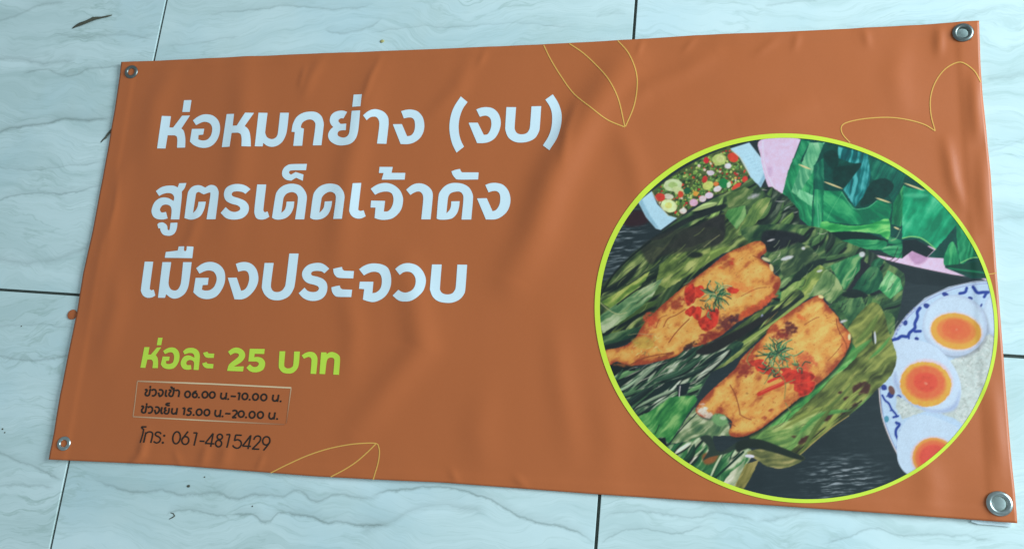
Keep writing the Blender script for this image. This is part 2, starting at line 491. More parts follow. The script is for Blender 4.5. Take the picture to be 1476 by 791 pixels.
# folded-under white strip peeping out at the lower right edge
a = np.array([(1399, 746.5), (1410, 749.8), (1430, 751.3), (1452, 753.3), (1458, 753.2), (1452, 744), (1430, 741), (1410, 738), (1399, 737)], float)
X, Y = plane(a[:, 0], a[:, 1]); Y = Y.copy(); Y[:5] -= 0.0030
n = len(X); hv = [(x, y, 0.0012) for x, y in zip(X, Y)] + [(x, y, 0.0018) for x, y in zip(X, Y)]
hf = [tuple(range(n))[::-1], tuple(range(n, 2 * n))] + [(i, (i + 1) % n, n + (i + 1) % n, n + i) for i in range(n)]
tag(link('hem_flap', mesh('hem_flap', hv, hf, False), M_BACK, banner), 'white underside of the hem peeping out below the corner')

# eyelets: rolled rim washer with inner barrel
for gx, gy, ro, ri, hole in GP:
    prof = [(ri - 0.0005, -0.0022), (ri - 0.0005, 0.0002), (ri + 0.0001, 0.0011), (ri + 0.0010, 0.0016), ((ri + ro) / 2, 0.0017), (ro - 0.0010, 0.0012), (ro - 0.0002, 0.0006), (ro, 0.0001), (ro - 0.0003, -0.0004)]
    zc = float(relief(np.array([gx]), np.array([gy]))[0])
    tx = float(relief(np.array([gx + 0.008]), np.array([gy]))[0] - relief(np.array([gx - 0.008]), np.array([gy]))[0]) / 0.016
    ty = float(relief(np.array([gx]), np.array([gy + 0.008]))[0] - relief(np.array([gx]), np.array([gy - 0.008]))[0]) / 0.016
    S = 48; vv = []; ff = []
    for r, z in prof:
        for s in range(S):
            t = 2 * math.pi * s / S; x, y = r * math.cos(t), r * math.sin(t)
            vv.append((gx + x, gy + y, max(zc + z + tx * x + ty * y + 0.0002, 0.0004)))
    for k in range(len(prof) - 1):
        for s in range(S):
            ff.append((k * S + s, k * S + (s + 1) % S, (k + 1) * S + (s + 1) % S, (k + 1) * S + s)[::-1])
    link('eyelet', mesh('eyelet', vv, ff), M_STEEL if gy > 0.3 else M_BRIGHT, banner)


# ------------------------------------------------------------------ flat print as clean outlines laid on the cloth
def catmull(p, closed=False, k=6):
    p = np.asarray(p, float); n = len(p)
    if n < 3 and not closed: return p
    out = []
    rngs = range(n if closed else n - 1)
    for i in rngs:
        p1, p2 = p[i], p[(i + 1) % n]
        p0 = p[i - 1] if (closed or i > 0) else 2 * p1 - p2
        p3 = p[(i + 2) % n] if (closed or i + 2 < n) else 2 * p2 - p1
        for t in np.linspace(0, 1, k, endpoint=False):
            out.append(0.5 * ((2 * p1) + (-p0 + p2) * t + (2 * p0 - 5 * p1 + 4 * p2 - p3) * t * t + (-p0 + 3 * p1 - 3 * p2 + p3) * t ** 3))
    if not closed: out.append(p[-1])
    return np.array(out)


def outline(s):
    """'x,y* x,y ...': a closed outline, * marks a sharp corner"""
    tk = s.split(); pts = []; cor = []
    for t in tk:
        cor.append(t.endswith('*')); x, y = t.rstrip('*').split(','); pts.append((float(x), float(y)))
    pts = np.array(pts); n = len(pts); ci = [i for i in range(n) if cor[i]]
    if not ci: return catmull(pts, True)
    out = []
    for a_, b_ in zip(ci, ci[1:] + [ci[0] + n]):
        seg = pts[[i % n for i in range(a_, b_ + 1)]]
        out += list(catmull(seg)[:-1])
    return np.array(out)


class Field:
    """signed distance raster of a line of lettering, turned into one mesh by marching squares"""
    def __init__(s, x0, y0, x1, y1, cell):
        s.x0, s.y0, s.c = x0, y0, cell
        s.w = int((x1 - x0) / cell) + 1; s.h = int((y1 - y0) / cell) + 1
        s.f = np.full((s.h, s.w), 5.0)

    def _box(s, p, pad):
        a = max(0, int((p[:, 0].min() - pad - s.x0) / s.c)); b_ = min(s.w, int((p[:, 0].max() + pad - s.x0) / s.c) + 2)
        c_ = max(0, int((p[:, 1].min() - pad - s.y0) / s.c)); d_ = min(s.h, int((p[:, 1].max() + pad - s.y0) / s.c) + 2)
        gx, gy = np.meshgrid(s.x0 + np.arange(a, b_) * s.c, s.y0 + np.arange(c_, d_) * s.c)
        return slice(c_, d_), slice(a, b_), gx, gy

    def poly(s, p):
        r, c_, gx, gy = s._box(p, 2)
        d = np.full(gx.shape, 1e9); ins = np.zeros(gx.shape, bool)
        for (ax_, ay), (bx_, by) in zip(p, np.roll(p, -1, 0)):
            dx, dy = bx_ - ax_, by - ay; l2 = dx * dx + dy * dy + 1e-12
            t = np.clip(((gx - ax_) * dx + (gy - ay) * dy) / l2, 0, 1)
            d = np.minimum(d, (gx - ax_ - t * dx) ** 2 + (gy - ay - t * dy) ** 2)
            if ay != by:
                cr = ((ay > gy) != (by > gy)) & (gx < (bx_ - ax_) * (gy - ay) / (by - ay) + ax_)
                ins ^= cr
        d = np.sqrt(d); d = np.where(ins, -d, d)
        s.f[r, c_] = np.minimum(s.f[r, c_], d)

    def stroke(s, p, w_, cut=True):
        p = np.asarray(p, float)
        r, c_, gx, gy = s._box(p, w_ + 2)
        d = np.full(gx.shape, 1e9)
        for (ax_, ay), (bx_, by) in zip(p[:-1], p[1:]):
            dx, dy = bx_ - ax_, by - ay; l2 = dx * dx + dy * dy + 1e-12
            t = np.clip(((gx - ax_) * dx + (gy - ay) * dy) / l2, 0, 1)
            d = np.minimum(d, (gx - ax_ - t * dx) ** 2 + (gy - ay - t * dy) ** 2)
        d = np.sqrt(d) - w_ / 2
        if cut:
            for e_, o_ in ((p[0], p[1]), (p[-1], p[-2])):
                v_ = e_ - o_; v_ = v_ / (np.hypot(*v_) + 1e-9)
                near = np.hypot(gx - e_[0], gy - e_[1]) < w_ * 1.1
                d = np.where(near, np.maximum(d, (gx - e_[0]) * v_[0] + (gy - e_[1]) * v_[1]), d)
        s.f[r, c_] = np.minimum(s.f[r, c_], d)

    def build(s, name, mat, parent, z=0.00028, label=None):
        f = s.f; vid = {}; V = []; F = []

        def gv(i, j):
            k = (i, j)
            if k not in vid: vid[k] = len(V); V.append((s.x0 + j * s.c, s.y0 + i * s.c))
            return vid[k]

        def ev(i, j, i2, j2):
            k = (i, j, i2, j2) if (i, j) < (i2, j2) else (i2, j2, i, j)
            if k not in vid:
                a_, b_ = f[k[0], k[1]], f[k[2], k[3]]; t = a_ / (a_ - b_); t = min(max(t, 0.02), 0.98)
                vid[k] = len(V); V.append((s.x0 + (k[1] + t * (k[3] - k[1])) * s.c, s.y0 + (k[0] + t * (k[2] - k[0])) * s.c))
            return vid[k]
        ins = f < 0
        cnt = ins[:-1, :-1].astype(int) + ins[:-1, 1:] + ins[1:, 1:] + ins[1:, :-1]
        for i, j in zip(*np.nonzero(cnt)):
            cs = ((i, j), (i, j + 1), (i + 1, j + 1), (i + 1, j))
            if cnt[i, j] == 4: F.append([gv(*c_) for c_ in cs][::-1]); continue
            poly = []
            for k in range(4):
                a_, b_ = cs[k], cs[(k + 1) % 4]
                if ins[a_]: poly.append(gv(*a_))
                if ins[a_] != ins[b_]: poly.append(ev(*a_, *b_))
            if len(poly) > 2: F.append(poly[::-1])
        V = np.array(V); X, Y = plane(V[:, 0], V[:, 1]); Z = relief(X, Y) + z
        me = mesh(name, np.stack([X, Y, Z], -1), F)
        o = link(name, me, mat, parent)
        if label: o['label'] = label
        return o


def T(s, ox, oy, k):
    p = outline(s) if isinstance(s, str) else np.array(s, float)
    return p / k + np.array([ox, oy])

# ------------------------------------------------------------------ headline lettering
A_ = (220, 135, 8.787); B_ = (360, 130, 8.787); C_ = (480, 130, 8.787); D_ = (630, 130, 7.768)
L1 = [(A_, "135,297* 245,297* 226,440* 272,440* 385,290* 486,288* 376,452* 405,480 422,540 428,600 425,693* 322,695* 326,600 318,555 292,538* 205,538* 178,705* 74,705*"),
      (A_, "410,95* 505,93* 482,243* 388,243*"),
      (A_, "523,350* 575,310 640,280 705,274 780,292 840,345 868,420 864,510 830,600 770,665 700,694 620,694 540,665 485,618* 510,458* 668,456* 654,530* 595,535* 590,588* 620,600 665,604 710,590 750,545 768,480 765,430 740,390 690,370 640,374 563,410*"),
      (A_, "955,275* 1053,275* 1036,425* 1090,425* 1195,263* 1304,262* 1190,432* 1225,460 1250,510 1262,600 1264,686* 1150,686* 1152,590 1140,535 1108,515* 1022,515* 996,688* 892,690*"),
      (B_, "128,302* 240,302* 214,510 212,560 235,610 285,632 330,622 362,585 374,520 398,300* 509,300* 490,480 470,580 425,665 360,715 290,730 230,715 186,680* 178,725* 81,725*"),
      (B_, "541,540* 560,440 610,350 690,300 780,284 860,295 920,345 946,430 942,500 918,708* 809,710* 840,480 835,420 800,388 750,385 695,410 668,445 658,487* 698,500* 676,715* 563,717* 583,543*"),
      (C_, "190,288* 143,370* 110,368 82,385 80,410 107,440* 180,437* 175,522* 108,522 75,540 68,575 90,600 140,615 185,605 215,570 228,500 249,278* 359,275* 345,450 330,560 300,640 240,695 150,713 60,705 -20,660 -52,600 -45,545 -15,500 13,478* -20,440 -32,390 -15,330 30,290 90,272 140,272"),
      (C_, "271,70* 380,69* 362,222* 255,226*"),
      (C_, "396,338* 450,290 510,260 575,257 650,285 700,345 711,420 705,500 683,688* 565,686* 592,480 590,400 560,355 520,350 480,362 440,398*"),
      (C_, "867,275* 930,258 1000,255 1080,280 1140,350 1162,440 1152,530 1110,610 1040,665 960,690 862,690* 763,440* 878,438* 944,592* 990,582 1025,545 1043,480 1038,400 1010,362 960,355 903,367*"),
      (D_, "272,83* 346,143* 295,215 262,300 246,400 252,500 275,580 306,640* 222,707* 175,610 148,500 143,400 160,290 200,190"),
      (D_, "443,225* 500,205 570,200 640,220 695,280 717,370 700,460 655,540 590,585 520,600 452,600* 357,373* 460,373* 527,509* 570,500 600,450 612,390 602,330 570,300 530,295 483,308*"),
      (D_, "780,199* 888,200* 873,400 875,450 900,490 950,503 1005,490 1035,450 1045,400 1060,191* 1169,188* 1155,400 1145,470 1100,545 1020,585 930,595 860,580 800,535 770,460 768,400"),
      (D_, "1299,56* 1355,145 1390,240 1400,330 1388,440 1350,560 1265,693* 1190,631* 1250,535 1282,440 1292,340 1285,250 1258,180 1215,116*")]
E_ = (210, 235, 7.19); F_ = (370, 230, 7.912); G_ = (520, 235, 8.79); H_ = (620, 235, 8.79)
L2 = [(E_, "117,297* 170,260 230,243 300,242 343,260* 358,217* 433,214* 415,265 385,303* 385,350 378,420 358,589* 269,589* 278,520 275,470 255,445 220,436 185,445 162,475 160,497 177,518 221,512* 238,579* 190,590 130,585 90,560 71,510 80,460 105,410 150,375 200,363 250,372 300,400* 306,370 298,340 270,320 230,318 190,328 151,348*"),
      (E_, "131,640* 150,625 185,620 215,635 233,660 236,688 248,702 258,690 262,660 267,625* 339,622* 332,680 310,730 270,755 230,757 190,745 165,710 160,681* 141,681*"),
      (E_, "411,575* 443,340 460,290 490,255 535,238 580,240 628,262* 665,240 700,235 740,250 765,290 768,350 737,589* 642,589* 682,340 670,312* 612,332* 560,305* 535,320 525,370 502,526* 535,490 552,450 558,409* 636,407* 620,480 585,550 530,585 470,592"),
      (E_, "1099,280* 1048,329* 1020,312 970,305 925,312 910,335 925,358 980,375 1040,400 1075,440 1081,490 1060,540 1010,580 930,595 850,580 791,525* 845,467* 890,505 940,517 985,500 994,475 970,450 900,430 850,400 828,350 835,295 870,255 940,232 1010,233 1060,250"),
      (F_, "18,293* 121,293* 92,540 90,590 105,610* 135,598* 156,660* 110,685 60,692 15,680 -8,640 -13,570"),
      (F_, "186,670* 222,440 245,370 300,315 370,288 440,286 510,308 560,365 582,430 575,520 553,689* 449,689* 480,470 470,410 440,385 400,380 350,400 320,440 310,490 292,617* 330,580 345,540 352,488* 440,486* 430,560 395,630 340,675 270,692 220,688"),
      (F_, "584,59* 573,131* 420,132 385,142 382,165 402,182* 455,151* 545,180* 536,251* 460,216* 405,250* 350,240 310,205 300,160 318,110 360,75 410,62"),
      (F_, "619,670* 650,440 675,370 730,315 800,288 870,286 945,308 998,365 1020,430 1012,520 990,689* 889,689* 918,470 910,410 880,385 840,378 790,400 755,440 745,490 725,617* 765,575 780,540 787,487* 876,485* 862,560 830,630 775,675 710,692 650,688"),
      (F_, "1110,285* 1204,277* 1172,560 1175,585 1190,597* 1230,587* 1253,655* 1200,680 1145,680 1100,655 1075,610 1075,560"),
      (G_, "245,57* 412,57* 396,132* 571,132* 562,217* 271,218* 296,134* 237,134*"),
      (G_, "134,335* 200,290 270,265 350,262 430,290 500,350 537,430 541,500 520,590 470,660 400,710 310,727 240,722 184,704* 196,572* 133,572* 140,484* 316,487* 300,622* 350,618 390,580 415,520 421,460 405,400 360,372 300,370 240,385 190,411*"),
      (G_, "581,345* 640,295 700,268 770,265 840,290 895,340 917,400 912,500 890,719* 772,719* 796,480 790,410 760,372 720,368 680,382 634,411*"),
      (H_, "274,112* 330,92 385,82* 392,105 408,125* 619,126* 612,215* 365,216 320,195 290,155"),
      (H_, "87,710* 108,450 130,370 190,300 260,265 340,258 430,275 500,320 542,400 546,480 525,721* 401,721* 425,470 415,400 380,370 330,368 270,385 240,420 228,470 210,642* 250,600 268,550 272,491* 379,489* 370,560 345,640 290,700 220,720 130,722"),
      (H_, "703,285* 770,262 850,260 930,285 990,350 1020,440 1017,530 980,620 910,685 830,719 711,721* 598,454* 722,452* 795,617* 840,600 880,540 893,470 885,400 850,365 800,362 744,378*")]
I_ = (195, 350, 8.786); J_ = (320, 350, 8.787); K_ = (420, 360, 9.307); M_ = (550, 360, 9.307)
L3 = [(I_, "130,242* 238,242* 195,560 200,590 213,605* 243,594* 264,668* 220,692 160,697 110,670 85,620 85,570"),
      (I_, "354,248* 466,248* 434,470 435,540 460,590 505,606 545,595 575,550 592,480 617,249* 726,249* 700,450 680,560 640,640 575,690 510,708 455,695 400,652* 386,698* 297,697*"),
      (I_, "398,120* 550,103* 562,51* 636,51* 632,98 645,112 662,98 668,51* 751,54* 733,199* 384,193*"),
      (I_, "783,325* 850,275 920,250 1000,250 1080,285 1135,350 1152,430 1142,520 1100,610 1040,680 960,712 880,712 810,685 746,630* 775,447* 941,447* 930,536* 865,538* 855,597* 900,608 960,600 1010,560 1040,490 1040,430 1010,375 960,355 900,360 824,394*"),
      (J_, "188,272* 250,253 320,250 390,275 445,335 472,420 467,510 425,600 350,680 270,718 172,719* 87,447* 200,445* 256,613* 300,595 335,550 357,470 350,400 325,365 280,358 219,371*"),
      (J_, "552,261* 668,261* 634,520 640,585 670,620 720,628 770,610 805,565 822,500 865,142* 983,142* 940,500 915,600 860,680 780,722 700,732 620,715 555,660 522,590 520,530"),
      (K_, "524,262* 457,323* 420,298 350,290 295,300 278,328 295,352 370,370 440,400 485,450 496,520 475,600 420,660 340,688 250,685 170,650 111,588* 190,513* 230,555 290,572 350,565 382,530 372,500 330,478 230,450 175,400 156,330 180,265 240,210 330,185 410,187 470,215"),
      (K_, "577,265* 640,250 697,239* 702,270 727,290* 853,293* 843,391* 660,385 610,360 585,320"),
      (K_, "549,510* 610,495 664,487* 675,520 702,538* 829,543* 818,641* 640,637 590,615 560,570"),
      (K_, "920,268* 980,225 1060,195 1150,190 1240,208 1305,250 1338,325 1350,410 1340,500 1300,590 1230,660 1130,703 1050,698 971,673* 988,533* 919,528* 930,434* 1111,434* 1097,587* 1150,575 1200,530 1222,460 1220,380 1195,325 1150,303 1090,303 1030,325 984,351*"),
      (M_, "194,265* 250,220 320,192 400,190 490,220 560,290 600,380 602,460 570,560 500,640 420,690 330,703 240,685 159,620* 237,544* 290,575 350,583 420,555 460,500 472,430 460,370 420,320 370,303 310,310 257,346*"),
      (M_, "683,202* 813,202* 792,490 795,550 830,590 890,603 950,590 985,550 1002,490 1022,203* 1153,205* 1130,520 1110,600 1050,670 960,710 870,715 770,695 700,640 665,560 660,500")]
for L, box, lb in ((L1, (222, 132, 816, 222), 'first line of the white headline, with a word in brackets'),
                   (L2, (212, 234, 742, 345), 'second line of the white headline'),
                   (L3, (196, 348, 682, 442), 'third line of the white headline')):
    fl = Field(*box, 0.5)
    for tr, s in L: fl.poly(T(s, *tr))
    fl.build('lettering', M_WHITE, banner, label=lb)

P1 = (195, 480, 9.84); P2 = (320, 485, 8.2)
fl = Field(198, 482, 498, 550, 0.45)
for tr, s in [(P1, "140,200* 213,200* 195,305* 232,305* 318,205* 380,203* 302,312* 325,345 335,400 334,496* 254,496* 262,420 250,385 230,375* 183,375* 155,493* 84,491*"),
              (P1, "334,67* 399,67* 379,173* 315,173*"),
              (P1, "406,255* 460,220 520,204 580,215 625,260 640,320 630,400 590,470 540,505 470,510 410,490 373,445* 400,332* 501,335* 491,392* 450,395* 452,432 500,438 545,415 562,350 555,300 530,275 490,275 432,298*"),
              (P1, "688,262* 730,225 790,210 860,220 910,260 928,320 925,380 910,524* 837,521* 845,430 830,395 790,382 750,395 735,430 750,455* 800,454* 809,511* 760,520 700,510 665,470 656,420 680,360 720,325 780,318 850,350* 845,310 820,287 780,283 750,290 710,303*"),
              (P1, "974,280* 1035,264* 1052,290* 1134,293* 1126,353* 1030,350 990,320"),
              (P1, "961,430* 1022,411* 1037,435* 1123,440* 1116,501* 1020,497 975,465"),
              (P2, "83,180* 130,145 180,132 235,145 275,180 287,225 270,270 230,310 152,355* 271,353* 261,413* 71,406* 90,340 130,300 190,255 212,225 205,205 180,197 150,200 111,223*"),
              (P2, "340,146* 519,149* 511,208* 400,205* 393,245* 440,243 490,260 520,300 519,350 495,395 440,420 380,422 335,405 300,370* 342,328* 380,358 420,358 445,335 445,312 420,297* 324,295*"),
              (P2, "692,176* 761,176* 748,330 760,365 795,378 835,365 855,330 865,179* 933,179* 922,320 900,385 850,430 790,438 730,425 690,380 683,330"),
              (P2, "953,225* 1000,195 1045,183 1095,190 1130,225 1141,280 1126,444* 1059,441* 1070,300 1065,260 1040,243 1015,248 981,263*"),
              (P2, "1183,189* 1246,189* 1249,210* 1290,187 1340,190 1390,220 1409,270 1396,454* 1327,451* 1340,300 1335,265 1305,250 1270,260 1249,300 1231,446* 1164,443*")]:
    fl.poly(T(s, *tr))
fl.build('lettering', M_LIME, banner, label='lime green price line of the print')


def pts(tr, s):
    p = np.array([[float(q) for q in t.split(',')] for t in s.split()])
    return catmull(p, k=5) / tr[2] + np.array(tr[:2])


def ring(tr, cx, cy, rx, ry, sl=0.0):
    t = np.linspace(0, 2 * np.pi, 25); x = cx + rx * np.cos(t) - sl * ry * np.sin(t); y = cy + ry * np.sin(t)
    return np.stack([x, y], -1) / tr[2] + np.array(tr[:2])


O_ = (195, 545, 11.3); Q_ = (335, 550, 11.3); R_ = (260, 545, 11.3)
SW = 2.45
lines = {'black upper line of opening times': [
    (O_, '172,190 198,184 206,204 184,235 180,268 205,284 238,272 250,228 258,182'), (O_, '262,124 256,160'), (O_, '240,196 256,190 272,174'), (O_, '626,200 642,196 660,180'),
    (O_, '282,200 310,183 340,190 354,222 347,260 320,284 284,284'), (O_, '400,192 430,187 458,200 467,235 452,272 425,290 408,288 392,232'),
    (O_, '521,188 508,262 514,290 536,290'), (O_, '560,195 585,192 594,213 570,243 566,275 592,294 622,284 637,237 648,188'),
    (O_, '588,142 614,150 603,170'), (O_, '603,170 656,166'), (O_, '670,207 695,193 722,203 731,232 718,306'),
    (O_, '1012,206 968,228 945,268'),
    (R_, '686,233 675,295 688,328 720,334 748,308'), (R_, '769,233 754,348'), (R_, '836,292 922,297'), (R_, '950,246 985,238'), (R_, '987,236 968,357'),
    (Q_, '686,212 674,275 688,308 722,314 748,290'), (Q_, '772,212 752,328')],
    'black lower line of opening times': [
    (O_, '114,458 140,454 148,476 126,508 122,542 148,562 180,550 190,502 198,456'), (O_, '205,406 198,440'), (O_, '180,468 196,462 212,448'),
    (O_, '222,478 250,462 282,470 295,500 287,540 260,563 224,563'), (O_, '340,472 370,467 398,480 407,515 392,552 365,571 348,568 332,512'),
    (O_, '451,468 437,540 444,570 466,568'), (O_, '522,482 502,482 495,505 518,520 492,538 494,566 528,577 555,558 569,482'),
    (O_, '582,408 532,411 518,430 545,442 576,443'), (O_, '620,483 609,548 624,575 656,576 680,555'), (O_, '699,483 682,592'),
    (O_, '785,490 822,482'), (O_, '823,480 804,598'), (O_, '938,492 882,490'), (O_, '882,490 870,530'), (O_, '870,532 904,532 922,560 906,590 872,600 846,586'),
    (R_, '592,513 580,575 595,612 627,618 655,595'), (R_, '675,513 658,634'), (R_, '748,574 834,578'),
    (Q_, '18,478 50,466 86,478 88,512 60,545 15,582'), (Q_, '12,582 82,583'),
    (Q_, '630,498 616,560 632,598 664,604 688,580'), (Q_, '715,498 695,614')]}
rings = {'black upper line of opening times': [(O_, 866, 262, 43, 50), (O_, 985, 276, 36, 37), (R_, 415, 268, 45, 50), (R_, 535, 272, 44, 50), (Q_, 222, 240, 45, 50), (Q_, 395, 248, 45, 52), (Q_, 530, 256, 47, 52)],
         'black lower line of opening times': [(R_, 320, 552, 45, 50), (R_, 447, 557, 44, 50), (Q_, 162, 526, 46, 50), (Q_, 340, 538, 46, 53), (Q_, 476, 542, 47, 52)]}
dots = {'black upper line of opening times': [(O_, 1050, 312), (R_, 795, 340), (Q_, 298, 293), (Q_, 803, 320)],
        'black lower line of opening times': [(O_, 963, 597), (R_, 702, 620), (Q_, 240, 580), (Q_, 747, 606)]}
for nm in lines:
    up = 'upper' in nm
    fl = Field(203, 552 if up else 578, 412, 586 if up else 609, 0.3)
    for tr, s in lines[nm]: fl.stroke(pts(tr, s), SW)
    for tr, *r_ in rings[nm]: fl.stroke(ring(tr, *r_, 0.06), SW, False)
    for tr, x, y in dots[nm]:
        c_ = np.array([[x, y], [x + 1, y]]) / tr[2] + np.array(tr[:2]); fl.stroke(c_, 2.8, False)
    fl.build('lettering', M_BLACK, banner, label=nm)
V_ = (195, 605, 13.42); S_ = (295, 610, 13.42)
fl = Field(200, 611, 396, 652, 0.3)
for tr, s in [(V_, '238,132 188,133 155,132 146,150 184,182'), (V_, '186,178 165,300 126,440'), (V_, '233,236 200,438'), (V_, '226,272 268,236 318,230 354,258 350,320 322,442'),
              (V_, '520,272 490,240 440,235 407,268 422,300 480,330 506,372 480,424 425,442 374,414'),
              (V_, '1038,220 975,300 925,370'), (V_, '1142,249 1210,247'), (V_, '1211,245 1153,494'), (V_, '1262,407 1358,412'),
              (S_, '182,192 32,382'), (S_, '30,384 205,392'), (S_, '184,190 138,452'),
              (S_, '440,217 510,212'), (S_, '511,210 459,468'),
              (S_, '740,229 620,222'), (S_, '622,222 598,335'), (S_, '600,332 660,312 718,345 730,405 695,462 640,477 585,450 568,418'),
              (S_, '917,230 755,434'), (S_, '752,436 918,442'), (S_, '918,228 860,494'),
              (S_, '972,315 1005,258 1060,242 1105,272 1095,335 1040,400 945,492'), (S_, '940,491 1080,497'),
              (S_, '1288,355 1245,420 1163,522')]:
    fl.stroke(pts(tr, s) if s.count(' ') > 1 else pts(tr, s), 2.15)
for tr, *r_ in [(V_, 815, 342, 72, 116, 0.10), (V_, 984, 395, 68, 76, 0.05), (S_, 313, 258, 52, 50, 0.0), (S_, 290, 387, 60, 64, 0.0), (S_, 1217, 335, 70, 80, 0.08)]:
    fl.stroke(ring(tr, *r_), 2.15, False)
for tr, x, y in [(V_, 578, 303), (V_, 552, 438)]:
    c_ = np.array([[x, y], [x + 1, y]]) / tr[2] + np.array(tr[:2]); fl.stroke(c_, 3.2, False)
fl.build('lettering', M_BLACK, banner, label='slim slanted black telephone line of the print')


# ------------------------------------------------------------------ ribbons: leaf outlines, frame, border
def ribbon(name, paths, wd, mat, z=0.0003, label=None, colors=None, dens=3.0, widths=None):
    V = []; F = []; C = []
    for pi, p in enumerate(paths):
        p = np.asarray(p, float)
        L = np.r_[0, np.cumsum(np.hypot(*np.diff(p, axis=0).T))]
        n = max(4, int(L[-1] / dens)); s = np.linspace(0, L[-1], n)
        q_ = np.stack([np.interp(s, L, p[:, 0]), np.interp(s, L, p[:, 1])], -1)
        t = np.gradient(q_, axis=0); t /= np.hypot(*t.T)[:, None]
        nn = np.stack([-t[:, 1], t[:, 0]], -1)
        ww = wd / 2 if widths is None else widths[pi] / 2
        b0 = len(V)
        for i in range(n):
            for sg in (-1, 1): V.append(q_[i] + sg * nn[i] * ww); C.append(colors(pi, i / (n - 1)) if colors else None)
        for i in range(n - 1): F.append((b0 + 2 * i, b0 + 2 * i + 1, b0 + 2 * i + 3, b0 + 2 * i + 2))
    V = np.array(V); X, Y = plane(V[:, 0], V[:, 1])
    me = mesh(name, np.stack([X, Y, relief(X, Y) + z], -1), F)
    # all faces up
    if me.polygons[0].normal.z < 0: me.flip_normals()
    if colors:
        ca_ = me.color_attributes.new('print', 'FLOAT_COLOR', 'POINT')
        ca_.data.foreach_set('color', np.c_[np.array(C), np.ones(len(C))].astype(np.float32).ravel())
    o = link(name, me, mat, banner)
    if label: o['label'] = label
    return o


def cp(tr, s, close=None):
    p = np.array([[float(q) for q in t.split(',')] for t in s.split()]); return catmull(p, k=10) / tr[2] + np.array(tr[:2])


TL = (760, 50, 5.275); TR = (1190, 30, 3.766); TB = (380, 630, 8.2)
ribbon('leaf_outline', [cp(TL, '128,90 180,195 250,310 350,450 470,560 600,655 742,713'), cp(TL, '322,80 440,160 560,280 640,390 700,520 743,708'), cp(TL, '690,62 770,155 825,280 838,400 815,550 748,710')],
       1.7, M_GOLD, label='thin gold leaf drawn at the middle of the upper edge')
ribbon('leaf_outline', [cp(TR, '834,345 800,285 750,245 705,238 640,275 590,345 565,430 568,520 590,606'), cp(TR, '589,605 530,570 440,545 330,532 200,540 110,560 82,585 92,625 130,668')],
       1.6, M_GOLD, label='thin gold leaf drawn above the round photo')
ribbon('leaf_outline', [np.array([(1421, 396.5), (1428, 396), (1434.5, 394.5)])], 1.4, M_GOLD, label='short gold line end between the round photo and the right edge')
ribbon('leaf_outline', [cp(TB, '100,420 300,320 520,220 760,140 1000,90 1200,70 1340,72 1370,110 1380,180 1365,300 1310,500'), cp(TB, '1336,78 1250,165 1120,280 980,375 810,466')],
       1.7, M_GOLD, label='thin gold leaf drawn on the lower edge')

pal, org = alb((205, 176, 146), 0.85), alb((146, 94, 62), 0.95)
fr = [np.array([(199.3, 549.2), (305, 553.2), (421.5, 559)]), np.array([(421.3, 559.6), (418, 584), (414.6, 610)]), np.array([(193.3, 600.3), (305, 606.2), (412, 611.6)]), np.array([(199.3, 549.6), (196, 580), (193.4, 600.2)])]


def frc(i, t):
    f = [0.35 + 0.65 * min(1, t * 3), (1 - t) ** 1.2 * 0.65, (0.35 + 1.5 * t if t < 0.4 else 0.95 * (1 - t) / 0.6) * 0.9, 0.42][i]
    return pal * f + org * (1 - f)


ribbon('schedule_frame', fr, 1.4, M_FRAME, label='pale thin frame round the opening times, fading at its lower right corner', colors=frc, widths=[2.2, 1.5, 1.9, 1.4])

# ------------------------------------------------------------------ round photo print
CXE, CYE = 0.81362, 0.19297
ea, eb = 0.1934, 0.1874
th = math.atan2(0.32808803, -0.94464715)
ux, uy = math.cos(th), math.sin(th)


def ell(t, r1=0.0, ox=0.0, oy=0.0):
    a_, b_ = (ea + r1) * np.cos(t), (eb + r1) * np.sin(t)
    return CXE + ox + a_ * ux - b_ * uy, CYE + oy + a_ * uy + b_ * ux


SN = 360
t_ = np.linspace(0, 2 * np.pi, SN, endpoint=False)
xo, yo = ell(t_)
xi, yi = ell(t_, -0.0043, 0.0013, -0.0007)
VX = np.stack([xo, (xo + xi) / 2, xi], 0); VY = np.stack([yo, (yo + yi) / 2, yi], 0)
me_v = np.stack([VX.ravel(), VY.ravel(), relief(VX, VY).ravel() + 0.00055], -1)
qf = [(k * SN + s, k * SN + (s + 1) % SN, (k + 1) * SN + (s + 1) % SN, (k + 1) * SN + s) for k in range(2) for s in range(SN)]
me = mesh('photo_border', me_v, qf)
if me.polygons[0].normal.z < 0: me.flip_normals()
PHOTO_BORDER = me

# ------------------------------------------------------------------ the printed food photograph, drawn in print colours
PX0, PY0, PSS = 848.0, 188.0, 2.0
PW, PH = 1200, 1084
CAN = np.zeros((PH, PW, 3)); CAN[:] = (34, 46, 48)
YY_, XX_ = np.mgrid[0:PH, 0:PW]
CXp = PX0 + XX_ / PSS; CYp = PY0 + YY_ / PSS
c2 = (850, 190, 4.92); c3 = (1080, 190, 3.767); c4 = (850, 330, 3.768); c5 = (980, 330, 3.44); c6 = (850, 500, 3.44); c7 = (980, 420, 3.297); c8 = (1230, 380, 4.395); c9 = (1150, 520, 3.767)


def pp(tr, s, smooth=True, closed=True, k=5):
    if isinstance(s, str): p = np.array([[float(q) for q in t.split(',')] for t in s.split()])
    else: p = np.array(s, float)
    if smooth and len(p) > 2: p = catmull(p, closed, k)
    return p / tr[2] + np.array(tr[:2])


